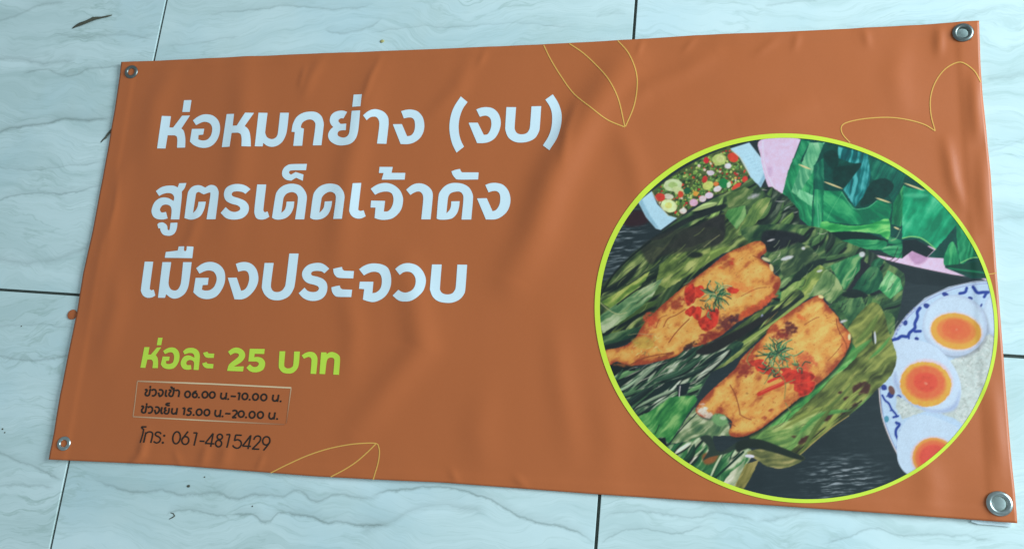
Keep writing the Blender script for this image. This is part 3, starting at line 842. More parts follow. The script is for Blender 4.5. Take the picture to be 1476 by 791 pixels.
def box(p, pad):
    a = int(max(0, (p[:, 0].min() - pad - PX0) * PSS)); b_ = int(min(PW, (p[:, 0].max() + pad - PX0) * PSS + 2))
    c_ = int(max(0, (p[:, 1].min() - pad - PY0) * PSS)); d_ = int(min(PH, (p[:, 1].max() + pad - PY0) * PSS + 2))
    return slice(c_, max(c_, d_)), slice(a, max(a, b_))


def sdist(p, sl, closed=True):
    gx, gy = CXp[sl], CYp[sl]
    d = np.full(gx.shape, 1e9); ins = np.zeros(gx.shape, bool)
    n = len(p); m_ = n if closed else n - 1
    for i in range(m_):
        ax_, ay = p[i]; bx_, by = p[(i + 1) % n]
        dx, dy = bx_ - ax_, by - ay; l2 = dx * dx + dy * dy + 1e-12
        t = np.clip(((gx - ax_) * dx + (gy - ay) * dy) / l2, 0, 1)
        d = np.minimum(d, (gx - ax_ - t * dx) ** 2 + (gy - ay - t * dy) ** 2)
        if closed and ay != by: ins ^= ((ay > gy) != (by > gy)) & (gx < (bx_ - ax_) * (gy - ay) / (by - ay) + ax_)
    d = np.sqrt(d)
    return np.where(ins, -d, d) if closed else d


def put(sl, al, colr):
    if al.size == 0: return
    al = np.clip(al, 0, 1)[..., None]; CAN[sl] = CAN[sl] * (1 - al) + colr * al


def tex(sl, ang, lx, ly, seed, o=4, wp=9):
    a = math.radians(ang); gx, gy = CXp[sl], CYp[sl]
    u = gx * math.cos(a) - gy * math.sin(a); v = gx * math.sin(a) + gy * math.cos(a)
    wq = fbm(gx / 18, gy / 18, seed + 5, 2) - 0.5
    return fbm(u / lx, (v + wq * wp) / ly, seed, o)


_sd = [100]


def fill(p, c_, soft=0.7, alpha=1.0, amp=0.06, ragged=0.0):
    if len(p) < 3: return
    sl = box(p, soft + 2 + ragged); d = sdist(p, sl); _sd[0] += 1
    if d.size == 0: return
    if ragged: d = d + (fbm(CXp[sl] / 3.2, CYp[sl] / 3.2, _sd[0], 3) - 0.5) * 2 * ragged
    n = fbm(CXp[sl] / 5, CYp[sl] / 5, _sd[0] + 7, 3) - 0.5
    colr = np.array(c_, float) * (1 + amp * 2 * n[..., None])
    put(sl, (0.5 - d / soft) * alpha if soft < 4 else np.clip(-d / soft + 0.3, 0, 1) * alpha, colr)


def leaf(p, cd, cm, cl, ang, lx=38, ly=3.4, soft=0.8, alpha=1.0, con=1.9, rag=0.8, bias=0.0):
    sl = box(p, soft + 2 + rag); d = sdist(p, sl); _sd[0] += 1
    if d.size == 0: return
    d = d + (fbm(CXp[sl] / 4, CYp[sl] / 4, _sd[0], 3) - 0.5) * 2 * rag
    n = tex(sl, ang, lx, ly, _sd[0], 4) * 0.62 + fbm(CXp[sl] / 17, CYp[sl] / 17, _sd[0] + 31, 3) * 0.38
    n = np.clip((n - 0.5) * con * 1.5 + 0.5 + bias, 0, 1)[..., None]
    cd, cm, cl = (np.array(x, float) for x in (cd, cm, cl))
    colr = np.where(n < 0.5, cd + (cm - cd) * n * 2, cm + (cl - cm) * (n * 2 - 1))
    put(sl, (0.5 - d / soft) * alpha, colr)


def line(p, c_, wd, alpha=1.0, soft=0.7, taper=False):
    sl = box(p, wd + soft + 1)
    if taper:
        L = len(p); gx, gy = CXp[sl], CYp[sl]; d = np.full(gx.shape, 1e9)
        for i in range(L - 1):
            ax_, ay = p[i]; bx_, by = p[i + 1]; dx, dy = bx_ - ax_, by - ay; l2 = dx * dx + dy * dy + 1e-12
            t = np.clip(((gx - ax_) * dx + (gy - ay) * dy) / l2, 0, 1)
            s_ = (i + t) / (L - 1); d = np.minimum(d, np.sqrt((gx - ax_ - t * dx) ** 2 + (gy - ay - t * dy) ** 2) + wd / 2 * np.abs(2 * s_ - 1) ** 2.6)
    else: d = sdist(p, sl, False)
    if d.size == 0: return
    put(sl, (0.5 - (d - wd / 2) / soft) * alpha, np.array(c_, float))


def blob(tr, x, y, rx, ry, c_, ang=0, soft=0.8, alpha=1.0, rag=0.0, amp=0.06):
    t = np.linspace(0, 2 * np.pi, 22, endpoint=False); a = math.radians(ang)
    px = rx * np.cos(t); py = ry * np.sin(t)
    q_ = np.stack([x + px * math.cos(a) - py * math.sin(a), y + px * math.sin(a) + py * math.cos(a)], -1) / tr[2] + np.array(tr[:2])
    fill(q_, c_, soft, alpha, amp, rag)


def stain(tr, x, y, rx, ry, c_, ang):
    c0 = np.array([x, y]) / tr[2] + np.array(tr[:2]); rx, ry = rx / tr[2] * 1.45, ry / tr[2] * 1.45; _sd[0] += 1
    sl = box(np.array([c0 - max(rx, ry) * 1.3, c0 + max(rx, ry) * 1.3]), 1); a = math.radians(ang)
    gx, gy = CXp[sl] - c0[0], CYp[sl] - c0[1]; u = gx * math.cos(a) + gy * math.sin(a); v = -gx * math.sin(a) + gy * math.cos(a)
    q_ = 1 - np.hypot(u / rx, v / ry); n = fbm(CXp[sl] / 4.2, CYp[sl] / 3.4, _sd[0] + 50, 4)
    al = np.clip(q_ * 1.5 + (n - 0.5) * 2.4, 0, 1); n2 = fbm(CXp[sl] / 1.8, CYp[sl] / 1.8, _sd[0] + 90, 2)[..., None]
    put(sl, np.where(q_ > 0, al * np.clip(q_ * 5, 0, 1), 0) * 0.88, np.array(c_, float) * (0.85 + 0.3 * n2))


def cake(outl, light, mid, dark, seed, ang=38):
    sl = box(outl, 3); d = sdist(outl, sl)
    d = d + (fbm(CXp[sl] / 3.5, CYp[sl] / 3.5, seed, 3) - 0.5) * 1.4
    n = fbm(CXp[sl] / 14, CYp[sl] / 14, seed + 1, 4) * 0.55 + tex(sl, ang, 16, 6, seed + 2, 4) * 0.45
    n = np.clip((n - 0.5) * 2.0 + 0.66, 0, 1)
    edge_ = np.clip(1 + d / (6.0 + 12 * fbm(CXp[sl] / 16, CYp[sl] / 16, seed + 40, 2)), 0, 1) ** 1.3
    n = np.clip(n - edge_ * 0.72, 0, 1)[..., None]
    L, M, D = (np.array(x, float) for x in (light, mid, dark))
    colr = np.where(n < 0.5, D + (M - D) * n * 2, M + (L - M) * (n * 2 - 1))
    sp = fbm(CXp[sl] / 2.2, CYp[sl] / 2.2, seed + 9, 2)[..., None]
    colr = colr * (1 + (sp - 0.5) * 0.10)
    sp2 = (fbm(CXp[sl] / 2.4, CYp[sl] / 2.4, seed + 19, 2) > 0.82)[..., None]
    colr = np.where(sp2, colr * (0.80, 0.72, 0.7), colr)
    put(sl, 0.5 - d / 0.9, colr)


def dill(tr, x, y, r, n, seed):
    """feathery sprigs: curved ribs with side hairs"""
    g_ = np.random.default_rng(seed)
    pal_ = [(20, 86, 62), (34, 120, 82), (74, 156, 108), (120, 176, 126), (22, 60, 48), (52, 132, 92), (150, 190, 140)]
    for i in range(n):
        a = g_.uniform(0, 2 * np.pi); q_ = g_.uniform(0.0, 0.45) * r
        cx_, cy_ = x + q_ * math.cos(a), y + q_ * math.sin(a) * 0.85
        b_ = a + g_.normal(0, 0.9); L = g_.uniform(0.35, 1.0) * r; bd = g_.normal(0, 0.22) * L
        P_ = np.array([(cx_, cy_), (cx_ + L * .5 * math.cos(b_) - bd * math.sin(b_), cy_ + L * .5 * math.sin(b_) + bd * math.cos(b_)), (cx_ + L * math.cos(b_), cy_ + L * math.sin(b_) * 0.9)])
        cc_ = pal_[g_.integers(0, 7)]
        line(pp(tr, P_ + np.array([1.5, 3]), True, False, 4), (40, 30, 22), 1.1, 0.4)
        line(pp(tr, P_, True, False, 4), cc_, g_.uniform(0.8, 1.3), 0.95)


def strips(poly, ang, n, wr, Lr, pal, seed, alpha=0.85, curve=0.25, shadow=True, spread=10):
    """slender torn leaf ribbons lying along one direction inside an outline"""
    g_ = np.random.default_rng(seed)
    sl = box(poly, 75); old = CAN[sl].copy(); ms = np.clip(0.5 - sdist(poly, sl) / 0.8, 0, 1)[..., None]
    x0, y0 = poly.min(0); x1, y1 = poly.max(0); k = 0
    ins_ = ms[..., 0] > 0.5
    for _ in range(n * 6):
        if k >= n: break
        i, j = g_.integers(0, ins_.shape[0]), g_.integers(0, ins_.shape[1])
        if not ins_[i, j]: continue
        k += 1
        x = PX0 + (sl[1].start + j) / PSS; y = PY0 + (sl[0].start + i) / PSS
        a = math.radians(ang + g_.normal(0, spread)); L_ = g_.uniform(*Lr); w_ = g_.uniform(*wr); cv = g_.normal(0, curve) * L_ * 0.3
        ux_, uy_ = math.cos(a), -math.sin(a)
        P_ = np.array([(x - ux_ * L_ / 2, y - uy_ * L_ / 2), (x - uy_ * cv, y + ux_ * cv), (x + ux_ * L_ / 2, y + uy_ * L_ / 2)])
        P_ = catmull(P_, False, 4)
        c_ = np.array(pal[g_.integers(0, len(pal))], float) * g_.uniform(0.85, 1.12)
        if shadow: line(P_ + np.array([0.6, w_ * 0.55]), (20, 30, 28), w_ * 0.9, alpha * 0.7, 1.2, True)
        line(P_, c_, w_, alpha, 0.9, True)
        line(P_ - np.array([0, w_ * 0.22]), np.minimum(c_ * 1.25 + 10, 235), w_ * 0.35, alpha * 0.6, 0.8, True)
    CAN[sl] = old * (1 - ms) + CAN[sl] * ms


def food_print():
    G_ = np.random.default_rng(5)
    full = (slice(0, PH), slice(0, PW))
    # dark weathered table boards
    n = tex(full, 4, 16, 1.5, 3, 4, 3); n = np.clip((n - 0.47) * 3.4, 0, 1)[..., None]
    low = np.clip(1 - np.hypot((CXp - 1215) / 75, (CYp - 690) / 45), 0, 1)[..., None]
    lft = np.clip(1 - np.hypot((CXp - 888) / 55, (CYp - 345) / 75), 0, 1)[..., None] * 1.4
    CAN[:] = np.array((33, 45, 50)) + n * (np.array((128, 150, 160)) - 35) * np.clip(low * 1.6 + lft, 0.05, 1)
    fill(pp(c2, '240,640 330,560 420,600 400,660 280,680'), (48, 30, 36), 3, 0.7)
    # ---- salad tray
    fill(pp(c2, '440,430 640,280 800,190 990,110 1060,190 1130,310 1110,350 1000,430 850,470 700,560 620,630 560,600 500,530', False), (66, 88, 50), 1.0, 1, 0.4)
    P_ = pp(c2, '450,425 640,290 800,200 985,128 1050,190 1125,310 1100,350 1000,420 850,465 700,555 620,615 560,590 500,520', False)
    sl = box(P_, 1); inside = sdist(P_, sl) < -0.5
    hh, ww = inside.shape
    cols_ = [(84, 138, 62), (60, 112, 52), (120, 172, 86), (40, 86, 44), (148, 190, 104), (178, 56, 44), (150, 40, 36), (205, 196, 186), (196, 164, 74), (30, 60, 36), (70, 124, 70), (96, 150, 70)]
    pr = np.array([14, 14, 10, 9, 5, 6, 5, 3, 3, 8, 8, 8], float); pr /= pr.sum()
    for _ in range(1500):
        i, j = G_.integers(0, hh), G_.integers(0, ww)
        if not inside[i, j]: continue
        x = PX0 + (sl[1].start + j) / PSS; y = PY0 + (sl[0].start + i) / PSS
        r = G_.uniform(1.1, 2.4); c_ = cols_[G_.choice(12, p=pr)]
        blob((0, 0, 1), x, y, r, r * G_.uniform(0.6, 1), c_, G_.uniform(0, 180), 0.7)
        if r > 1.3: blob((0, 0, 1), x - r * 0.25, y - r * 0.3, r * 0.3, r * 0.25, np.minimum(np.array(c_) * 1.5 + 30, 255), 0, 0.6, 0.7)
    for x, y, rx, ry, c_, a in [(590, 385, 66, 44, (176, 214, 168), -5), (590, 385, 34, 22, (140, 190, 120), 0), (630, 425, 46, 26, (170, 205, 150), 25), (562, 532, 58, 44, (196, 226, 172), 20), (560, 528, 26, 22, (206, 222, 130), 0),
                                (560, 465, 34, 20, (190, 205, 190), 10), (918, 205, 50, 42, (150, 190, 110), -10), (925, 200, 30, 26, (180, 210, 140), 0), (838, 388, 40, 30, (170, 200, 110), -25), (980, 250, 24, 20, (206, 208, 222), 0),
                                (857, 300, 26, 18, (190, 196, 216), 0), (905, 412, 30, 20, (222, 208, 220), -20), (846, 458, 30, 22, (214, 196, 222), -10), (800, 482, 26, 22, (216, 206, 220), 0), (737, 508, 30, 26, (200, 164, 196), 0),
                                (662, 568, 26, 20, (224, 206, 204), 0), (950, 372, 34, 36, (24, 122, 66), 0), (985, 385, 14, 22, (190, 220, 200), 10), (1015, 190, 40, 34, (196, 66, 48), 30), (826, 210, 20, 22, (186, 40, 52), 0),
                                (815, 345, 18, 26, (176, 48, 44), 20), (500, 470, 36, 30, (186, 58, 46), 10), (645, 450, 20, 24, (196, 70, 46), 0), (1040, 395, 40, 16, (200, 66, 50), -35), (1100, 345, 20, 24, (190, 56, 48), 20), (895, 378, 18, 16, (214, 120, 60), 0), (690, 425, 26, 24, (30, 92, 60), 0), (750, 445, 18, 18, (208, 150, 60), 0)]:
        blob(c2, x, y, rx, ry, c_, a, 0.8, 0.95, 0.5, 0.12)
    for P_s in ['345,505 440,428 480,520 560,600 620,618 505,702 470,692 400,610', '995,128 1130,86 1255,248 1262,300 1210,404 1190,380 1150,350 1128,310 1060,190']:
        fill(pp(c2, P_s, False), (152, 214, 238), 0.9, 1, 0.03)
    fill(pp(c2, '350,505 372,484 430,600 490,685 470,690 400,610', False), (120, 186, 214), 1.5, 0.8)
    fill(pp(c2, '1210,170 1255,248 1262,300 1210,404 1195,375 1235,300 1230,240', False), (112, 176, 206), 2, 0.8)
    for k in range(6): line(pp(c2, [(1100 + k * 18, 190 + k * 20), (1125 + k * 18, 178 + k * 20)], False, False), (112, 172, 200), 0.9, 0.5)
    line(pp(c2, '560,604 500,530 444,436', True, False), (196, 206, 160), 0.9, 0.8); line(pp(c2, '1000,140 1068,196 1132,312', True, False), (205, 200, 160), 1.0, 0.7)
    # ---- lilac plate
    fill(pp(c3, '62,50 280,50 225,205 168,392 140,370 100,300 78,230 60,140'), (202, 190, 226), 0.9)
    line(pp(c3, '72,56 74,150 98,240 150,340', True, False), (222, 214, 240), 1.4, 0.8); fill(pp(c3, '95,200 125,200 122,245 100,245'), (168, 156, 200), 4, 0.6)
    fill(pp(c3, '620,660 780,690 900,640 1060,600 1080,720 1300,770 1330,830 1250,800 1100,778 900,736 760,704', False), (204, 188, 224), 0.9)
    fill(pp(c3, '860,660 970,650 960,700 900,725'), (160, 138, 184), 3, 0.8)
    fill(pp(c3, '640,690 760,712 900,746 1100,790 1240,812 1200,850 900,830 640,760', False), (26, 36, 40), 1.2)
    # ---- fresh banana leaf wraps
    fill(pp(c3, '278,45 500,60 700,140 860,225 1140,480 1260,630 1330,800 1200,800 1060,742 1050,690 965,684 1010,640 900,590 820,640 830,690 700,650 640,642 480,602 400,555 340,550 300,500 165,395 215,210', False), (6, 66, 58), 1.0, 1, 0.2)
    leaf(pp(c3, '236,150 350,200 334,530 250,455 165,395 210,215', False), (14, 96, 66), (24, 134, 88), (60, 172, 112), 112, 40, 3)
    leaf(pp(c3, '282,50 330,58 262,190 232,185', False), (8, 92, 66), (16, 120, 82), (50, 160, 112), 112, 40, 3)
    leaf(pp(c3, '325,66 405,66 340,230 262,352 224,332', False), (50, 140, 104), (84, 176, 134), (120, 200, 160), 112, 40, 3, alpha=0.9)
    leaf(pp(c3, '268,318 344,350 336,412 258,356', False), (70, 170, 124), (92, 192, 146), (120, 210, 170), 112, 30, 3)
    leaf(pp(c3, '345,190 400,150 405,320 350,318', False), (4, 70, 60), (10, 94, 74), (40, 130, 100), 95, 40, 3)
    leaf(pp(c3, '352,318 402,322 388,552 334,548', False), (6, 96, 68), (16, 128, 86), (60, 170, 116), 95, 60, 3)
    line(pp(c3, '366,380 376,540', False, False), (90, 190, 150), 1.6, 0.6); blob(c3, 362, 556, 22, 9, (120, 190, 160), 0)
    leaf(pp(c3, '480,85 640,128 660,200 640,330 570,412 505,320 560,240 600,190 480,150', False), (2, 70, 76), (6, 100, 104), (60, 168, 176), 78, 50, 3, con=2.2)
    leaf(pp(c3, '640,130 850,238 780,400 730,300 660,260', False), (4, 74, 64), (8, 94, 78), (30, 120, 96), 60, 50, 3)
    for P_s in ['398,130 450,106 482,140 470,210 430,195', '460,205 520,190 606,178 560,250 505,312 455,280', '650,290 700,262 745,262 782,300 740,360 640,400 600,402']:
        fill(pp(c3, P_s), (4, 50, 44), 1.5, 0.95, 0.2)
    leaf(pp(c3, '402,324 500,330 540,390 575,422 640,414 700,372 772,398 760,470 740,486 640,505 560,510 395,488', False), (4, 98, 70), (12, 126, 82), (50, 164, 108), 140, 40, 6)
    line(pp(c3, '500,335 450,420 420,480', True, False), (90, 185, 130), 0.8, 0.6); line(pp(c3, '500,335 540,395 572,424 640,416 690,378', True, False), (110, 200, 160), 0.9, 0.7)
    leaf(pp(c3, '392,492 470,505 560,516 660,504 752,478 756,588 700,560 600,548 500,545 392,556'), (24, 130, 66), (52, 168, 88), (110, 205, 120), 5, 40, 4)
    fill(pp(c3, '398,556 500,548 620,552 740,592 720,604 600,596 500,604 430,584'), (8, 34, 30), 0.9)
    leaf(pp(c3, '478,600 560,588 700,592 746,606 720,640 620,642 540,628'), (10, 100, 66), (26, 132, 84), (70, 170, 110), 5, 40, 4)
    leaf(pp(c3, '712,642 770,622 834,632 830,688 770,678'), (20, 110, 74), (44, 146, 96), (90, 180, 130), 5, 40, 4)
    leaf(pp(c3, '752,572 820,590 828,625 752,612', False), (8, 90, 60), (20, 120, 80), (60, 150, 100), 5, 40, 4)
    leaf(pp(c3, '830,300 856,250 820,520 768,505 778,390', False), (8, 84, 56), (18, 112, 72), (60, 156, 96), 80, 40, 3)
    fill(pp(c3, '840,245 960,320 900,330 828,292', False), (4, 62, 54), 1)
    leaf(pp(c3, '832,300 900,316 960,318 1060,400 1135,490 1080,560 1010,636 930,585 860,572 826,582 828,420', False), (6, 118, 84), (14, 152, 108), (66, 190, 146), 60, 60, 9)
    line(pp(c3, '828,582 880,572 940,586 1008,640', True, False), (120, 200, 120), 1.6, 0.8)
    blob(c3, 900, 350, 70, 16, (90, 200, 160), 0, 4, 0.5)
    fill(pp(c3, '830,592 900,588 1000,645 960,684 880,650 826,690', False), (14, 30, 32), 1)
    leaf(pp(c3, '1118,505 1140,486 1255,632 1268,690 1200,690 1140,712'), (6, 96, 64), (14, 124, 82), (50, 160, 110), 85, 40, 4)
    leaf(pp(c3, '1075,625 1106,606 1134,718 1052,724'), (8, 100, 66), (20, 130, 84), (60, 170, 110), 85, 40, 4)
    line(pp(c3, '1140,716 1200,690 1266,688', True, False), (130, 205, 130), 1.2, 0.8)
    fill(pp(c3, '1055,728 1140,722 1290,700 1330,800 1240,792 1120,760', False), (4, 62, 48), 1); line(pp(c3, '1080,745 1200,760 1300,775', True, False), (20, 110, 76), 3, 0.7)
    for P_s in ['262,182 335,212', '398,275 508,317', '678,362 768,392', '832,282 950,326', '780,520 815,536']:
        line(pp(c3, P_s, False, False), (206, 200, 150), 2.2, 0.95, 0.7, True)
    # ---- plate with eggs
    P_ = pp((0, 0, 1), '1281,491 1292,472 1305,455 1332,430 1366,414 1400,406.5 1450,403 1460,640 1330,715 1307,681 1285,640 1272,605 1267,565 1268,548 1262,520', False)
    fill(P_, (156, 204, 236), 0.9, 1, 0.03)
    for q_ in range(26):                      # small blue sprigs between the scallops
        t = q_ / 25.0; a = math.radians(198 - 96 * t if q_ < 17 else 150 + 40 * (q_ - 17) / 8)
        if q_ < 17: x, y = 1398 + 112 * math.cos(a), 508 - 92 * math.sin(a)
        else: x, y = 1398 + 122 * math.cos(math.radians(184 + 5 * (q_ - 17))), 552 - 122 * math.sin(math.radians(184 + 5 * (q_ - 17)))
        blob((0, 0, 1), x, y, 1.7, 1.2, (52, 84, 168), q_ * 37, 0.9, 0.8)
    rim = pp((0, 0, 1), '1281,492 1292,474 1305,457 1332,432 1366,416 1400,408 1450,405', True, False)
    line(rim, (120, 142, 168), 1.4); line(rim + np.array([0.8, 3.2]), (128, 158, 206), 1.6, 0.8)
    rim2 = pp(c9, '436,150 446,250 462,330 500,430 545,520 598,605', True, False); line(rim2, (180, 190, 200), 1.6); line(rim2 + np.array([1.8, -0.5]), (80, 120, 180), 0.9, 0.8)
    for tr, P_s, wd in [(c8, '238,488 275,478 300,462 338,464 352,440 385,410 385,380 402,340 400,310 418,284', 4.6), (c8, '385,432 420,430', 4.2), (c8, '350,455 345,490', 2.5), (c8, '668,192 702,184 712,158', 4.2), (c8, '752,152 778,188 812,186 845,186', 4.6), (c8, '838,186 820,216', 4.0),
                        (c9, '455,188 470,215 490,232 505,262 528,290 530,304', 3.0), (c9, '515,306 540,300', 3), (c9, '530,335 548,345 530,372 528,400 540,430 538,470', 3.8), (c9, '538,470 568,520', 1.6)]:
        line(pp(tr, P_s, True, False), (32, 60, 150), wd * 1.0, 0.95, 0.9)
    for tr, x, y, rx, ry in [(c8, 325, 378, 14, 18), (c8, 396, 478, 14, 12), (c8, 460, 270, 22, 16), (c8, 578, 198, 22, 14), (c8, 735, 222, 16, 10), (c8, 802, 268, 6, 12), (c9, 463, 145, 16, 16), (c9, 500, 184, 18, 20), (c9, 545, 195, 14, 10)]:
        blob(tr, x, y, rx, ry, (36, 58, 140), 20, 0.9, 0.95)
    blob(c9, 478, 316, 13, 18, (60, 140, 170), 0)
    blob(c9, 505, 160, 16, 26, (96, 72, 70), -25, 1.2, 0.9)
    # rice
    R0 = pp((0, 0, 1), '1362,517 1390,512 1418,486 1434,470 1450,500 1440,600 1400,640 1372,604 1376,560 1300,590 1292,570 1320,598 1345,604', False)
    R0 = pp((0, 0, 1), '1366,520 1392,512 1420,484 1436,478 1450,500 1440,580 1398,620 1376,604 1340,590 1300,604 1290,588 1292,570 1330,590 1372,575', False)
    fill(R0, (166, 200, 204), 1.2, 1, 0.1, 1)
    sl = box(R0, 1); inside = sdist(R0, sl) < 0
    for _ in range(1500):
        i, j = G_.integers(0, inside.shape[0]), G_.integers(0, inside.shape[1])
        if not inside[i, j]: continue
        x = PX0 + (sl[1].start + j) / PSS; y = PY0 + (sl[0].start + i) / PSS; a = G_.uniform(0, 3.14); L = G_.uniform(1.2, 2.8)
        line(np.array([(x - L * math.cos(a), y - L * math.sin(a)), (x + L * math.cos(a), y + L * math.sin(a))]), [(184, 214, 218), (176, 208, 212), (198, 222, 226), (138, 168, 168), (164, 196, 198)][G_.integers(0, 5)], 1.7, 0.6, 1.1)

    def egg(x, y, rx, ry, a, yx, yy, yrx, yry, ya, inner=True, white=(170, 212, 238)):
        blob((0, 0, 1), x + 2, y + 3, rx * 1.03, ry * 1.03, (96, 120, 140), a, 4, 0.5)
        blob((0, 0, 1), x, y, rx, ry, np.array(white) * (0.90, 0.90, 0.93), a, 0.9, 1, 0.3, 0.02)
        blob((0, 0, 1), x - 1, y - 1.5, rx * 0.94, ry * 0.93, white, a, 5, 1, 0, 0.02)
        if not inner: return
        blob((0, 0, 1), yx, yy, yrx + 2.2, yry + 2.2, (214, 186, 190), ya, 3.5, 0.5)
        blob((0, 0, 1), yx, yy, yrx, yry, (226, 158, 66), ya, 1.4, 1, 0.4, 0.05)
        blob((0, 0, 1), yx + 0.5, yy - 1, yrx * 0.80, yry * 0.74, (214, 124, 64), ya, 4, 1, 0, 0.05)
        blob((0, 0, 1), yx + 0.5, yy - 2.5, yrx * 0.60, yry * 0.60, (206, 100, 60), ya, 4, 0.8, 1.5, 0.12)
        blob((0, 0, 1), yx + 1, yy - 3, yrx * 0.30, yry * 0.30, (204, 88, 58), ya, 4, 0.5, 1.5)
        blob((0, 0, 1), yx + 1, yy - 2.5, 2.0, 1.6, (226, 120, 90), ya, 1.2, 0.7)
    egg(1446, 452, 31, 38, 10, 0, 0, 0, 0, 0, False)
    egg(1374.6, 469.5, 46.5, 44, 12, 1376.5, 478, 36.5, 26, 9)
    fill(pp((0, 0, 1), '1282,496 1300,490 1322,491 1345,499 1366,518 1380,542 1384,565 1378,585 1362,594 1340,594 1318,586 1298,570 1286,552 1284,532 1291,515'), (170, 211, 238), 0.9, 1, 0.02)
    fill(pp((0, 0, 1), '1290,535 1300,565 1325,584 1350,590 1372,582 1382,562 1378,588 1358,596 1330,592 1302,576 1286,552'), (138, 178, 218), 3, 0.6)
    yx, yy = 1334, 554
    blob((0, 0, 1), yx, yy - 3, 39, 34, (222, 170, 178), 5, 4, 0.5)
    for f_, c_, s_ in [((37, 32.5, 0), (226, 160, 66), 1.2), ((31, 26, -1.5), (214, 122, 64), 4), ((28, 24, -3), (212, 100, 64), 4), ((18, 15, -3), (198, 74, 56), 4), ((2.6, 2, -1), (222, 116, 96), 1.2)]:
        blob((0, 0, 1), yx - 1, yy + f_[2], f_[0], f_[1], c_, 8, s_, 0.92, 1.4, 0.10)
    fill(pp(c9, '545,560 532,470 545,390 590,320 650,294 720,300 800,330 870,370 880,440 860,560 700,640 600,620', True), (168, 211, 238), 0.9, 1, 0.02)
    for f_, c_, s_ in [((125, 115), (214, 170, 176), 3), ((115, 108), (226, 150, 70), 1.4), ((104, 96), (216, 104, 66), 4), ((82, 74), (196, 76, 62), 4)]:
        blob(c9, 732, 524, f_[0], f_[1], c_, 0, s_, 1 if s_ != 3 else 0.5, 0.5, 0.05)
    # ---- grilled leaves
    D, M, L = (34, 48, 36), (66, 94, 52), (126, 160, 98)
    WL = pp(c2, '1130,440 1210,404 1290,400 1400,470 1480,560 1490,700 1400,780 1200,790 1060,760 1060,620 1110,560', False)
    leaf(WL, (24, 34, 36), (38, 56, 44), (96, 122, 104), 45, 26, 5)
    strips(WL, 45, 16, (4, 10), (24, 60), [(40, 66, 44), (60, 96, 54), (26, 34, 34), (84, 124, 66)], 31, 0.75, 0.3, True, 22)
    strips(WL, 20, 26, (0.8, 1.8), (5, 16), [(150, 175, 190), (176, 200, 212), (110, 140, 140)], 32, 0.6, 0.4, False, 40)
    leaf(pp(c4, '45,350 150,230 230,140 400,20 520,-30 640,-60 760,-90 860,-60 940,0 1010,60 880,110 720,140 640,220 540,300 400,420 300,520 200,600 90,650 50,600'), D, M, L, 42, 60, 6)
    U1 = pp(c4, '45,350 150,230 230,140 400,20 520,-30 700,-60 860,-60 900,60 720,140 640,220 540,300 400,420 300,520 200,600 90,650 50,600')
    strips(U1, 42, 15, (7.0, 17.0), (70, 150), [(40, 62, 38), (64, 96, 48), (92, 128, 62), (30, 46, 34), (116, 150, 84), (78, 104, 50), (26, 36, 32)], 11, 0.5, 0.25, True, 9)
    strips(U1, 42, 26, (0.6, 1.2), (14, 40), [(150, 178, 130), (120, 150, 90), (24, 34, 30)], 12, 0.6, 0.2, False, 8)
    leaf(pp(c2, '410,800 620,628 800,520 930,455 1060,400 1140,330 1210,410 1290,480 1200,560 1060,600 900,560 760,650 600,740 520,830', False), (36, 56, 44), (62, 98, 58), (120, 158, 100), 38, 50, 6)
    strips(pp(c2, '420,790 620,628 800,520 930,455 1060,400 1140,330 1210,410 1290,480 1200,560 1060,640 900,620 700,700 520,830', False), 36, 18, (4.0, 11.0), (34, 90), [(44, 72, 44), (70, 110, 60), (96, 138, 78), (26, 38, 34), (120, 156, 104), (30, 44, 38)], 13, 0.75, 0.25, True, 14)
    fill(pp(c2, '600,790 720,690 930,590 960,640 920,800 600,830'), (40, 42, 42), 3, 0.9, 0.2); fill(pp(c2, '440,760 700,610 940,520 940,560 700,650 520,760'), (30, 38, 38), 1.5, 0.9, 0.2)
    leaf(pp(c2, '980,560 1100,530 1110,600 1040,700 960,600', False), (40, 96, 52), (66, 134, 72), (110, 170, 110), 60, 40, 5)
    leaf(pp(c2, '1280,480 1180,500 1110,600 1050,740 1130,700 1220,600'), (60, 100, 56), (90, 132, 70), (140, 170, 110), 55, 40, 4)
    leaf(pp(c2, '970,460 1100,400 1160,430 1080,520 980,545', False), (46, 76, 44), (76, 112, 64), (120, 150, 100), 40, 40, 5)
    blob(c2, 1160, 465, 46, 16, (150, 175, 190), -20, 3, 0.6, 1.5)
    leaf(pp(c4, '380,200 470,120 560,100 660,60 650,170 560,240 420,330 360,300', False), (56, 80, 42), (90, 124, 62), (150, 178, 110), 42, 30, 6)
    fill(pp(c4, '280,100 420,20 560,-10 720,10 700,90 600,120 480,140 380,160 330,200'), (44, 48, 42), 4, 0.8, 0.2); blob(c4, 570, 145, 44, 18, (30, 38, 30), 0, 3, 0.9)
    leaf(pp(c4, '50,480 130,420 260,340 400,268 340,370 250,450 150,520 70,570', False), (56, 104, 70), (98, 148, 104), (156, 190, 158), 35, 50, 4)
    leaf(pp(c4, '60,400 180,330 330,228 300,290 200,370 110,430', False), (60, 96, 44), (96, 140, 62), (150, 180, 100), 38, 50, 4)
    line(pp(c4, '50,395 110,445 160,465 200,455', True, False), (150, 176, 130), 1.4, 0.7); line(pp(c4, '150,412 240,345 330,290', True, False), (24, 36, 30), 2.2, 0.8); line(pp(c4, '50,380 130,250 230,150 330,70', True, False), (22, 30, 28), 3.0, 0.8)
    leaf(pp(c4, '50,590 150,560 280,530 300,570 200,620 70,650', False), (28, 58, 44), (50, 88, 58), (90, 130, 90), 30, 40, 4)
    fill(pp(c4, '60,640 200,600 270,560 250,600 100,660'), (26, 34, 34), 2, 0.8)
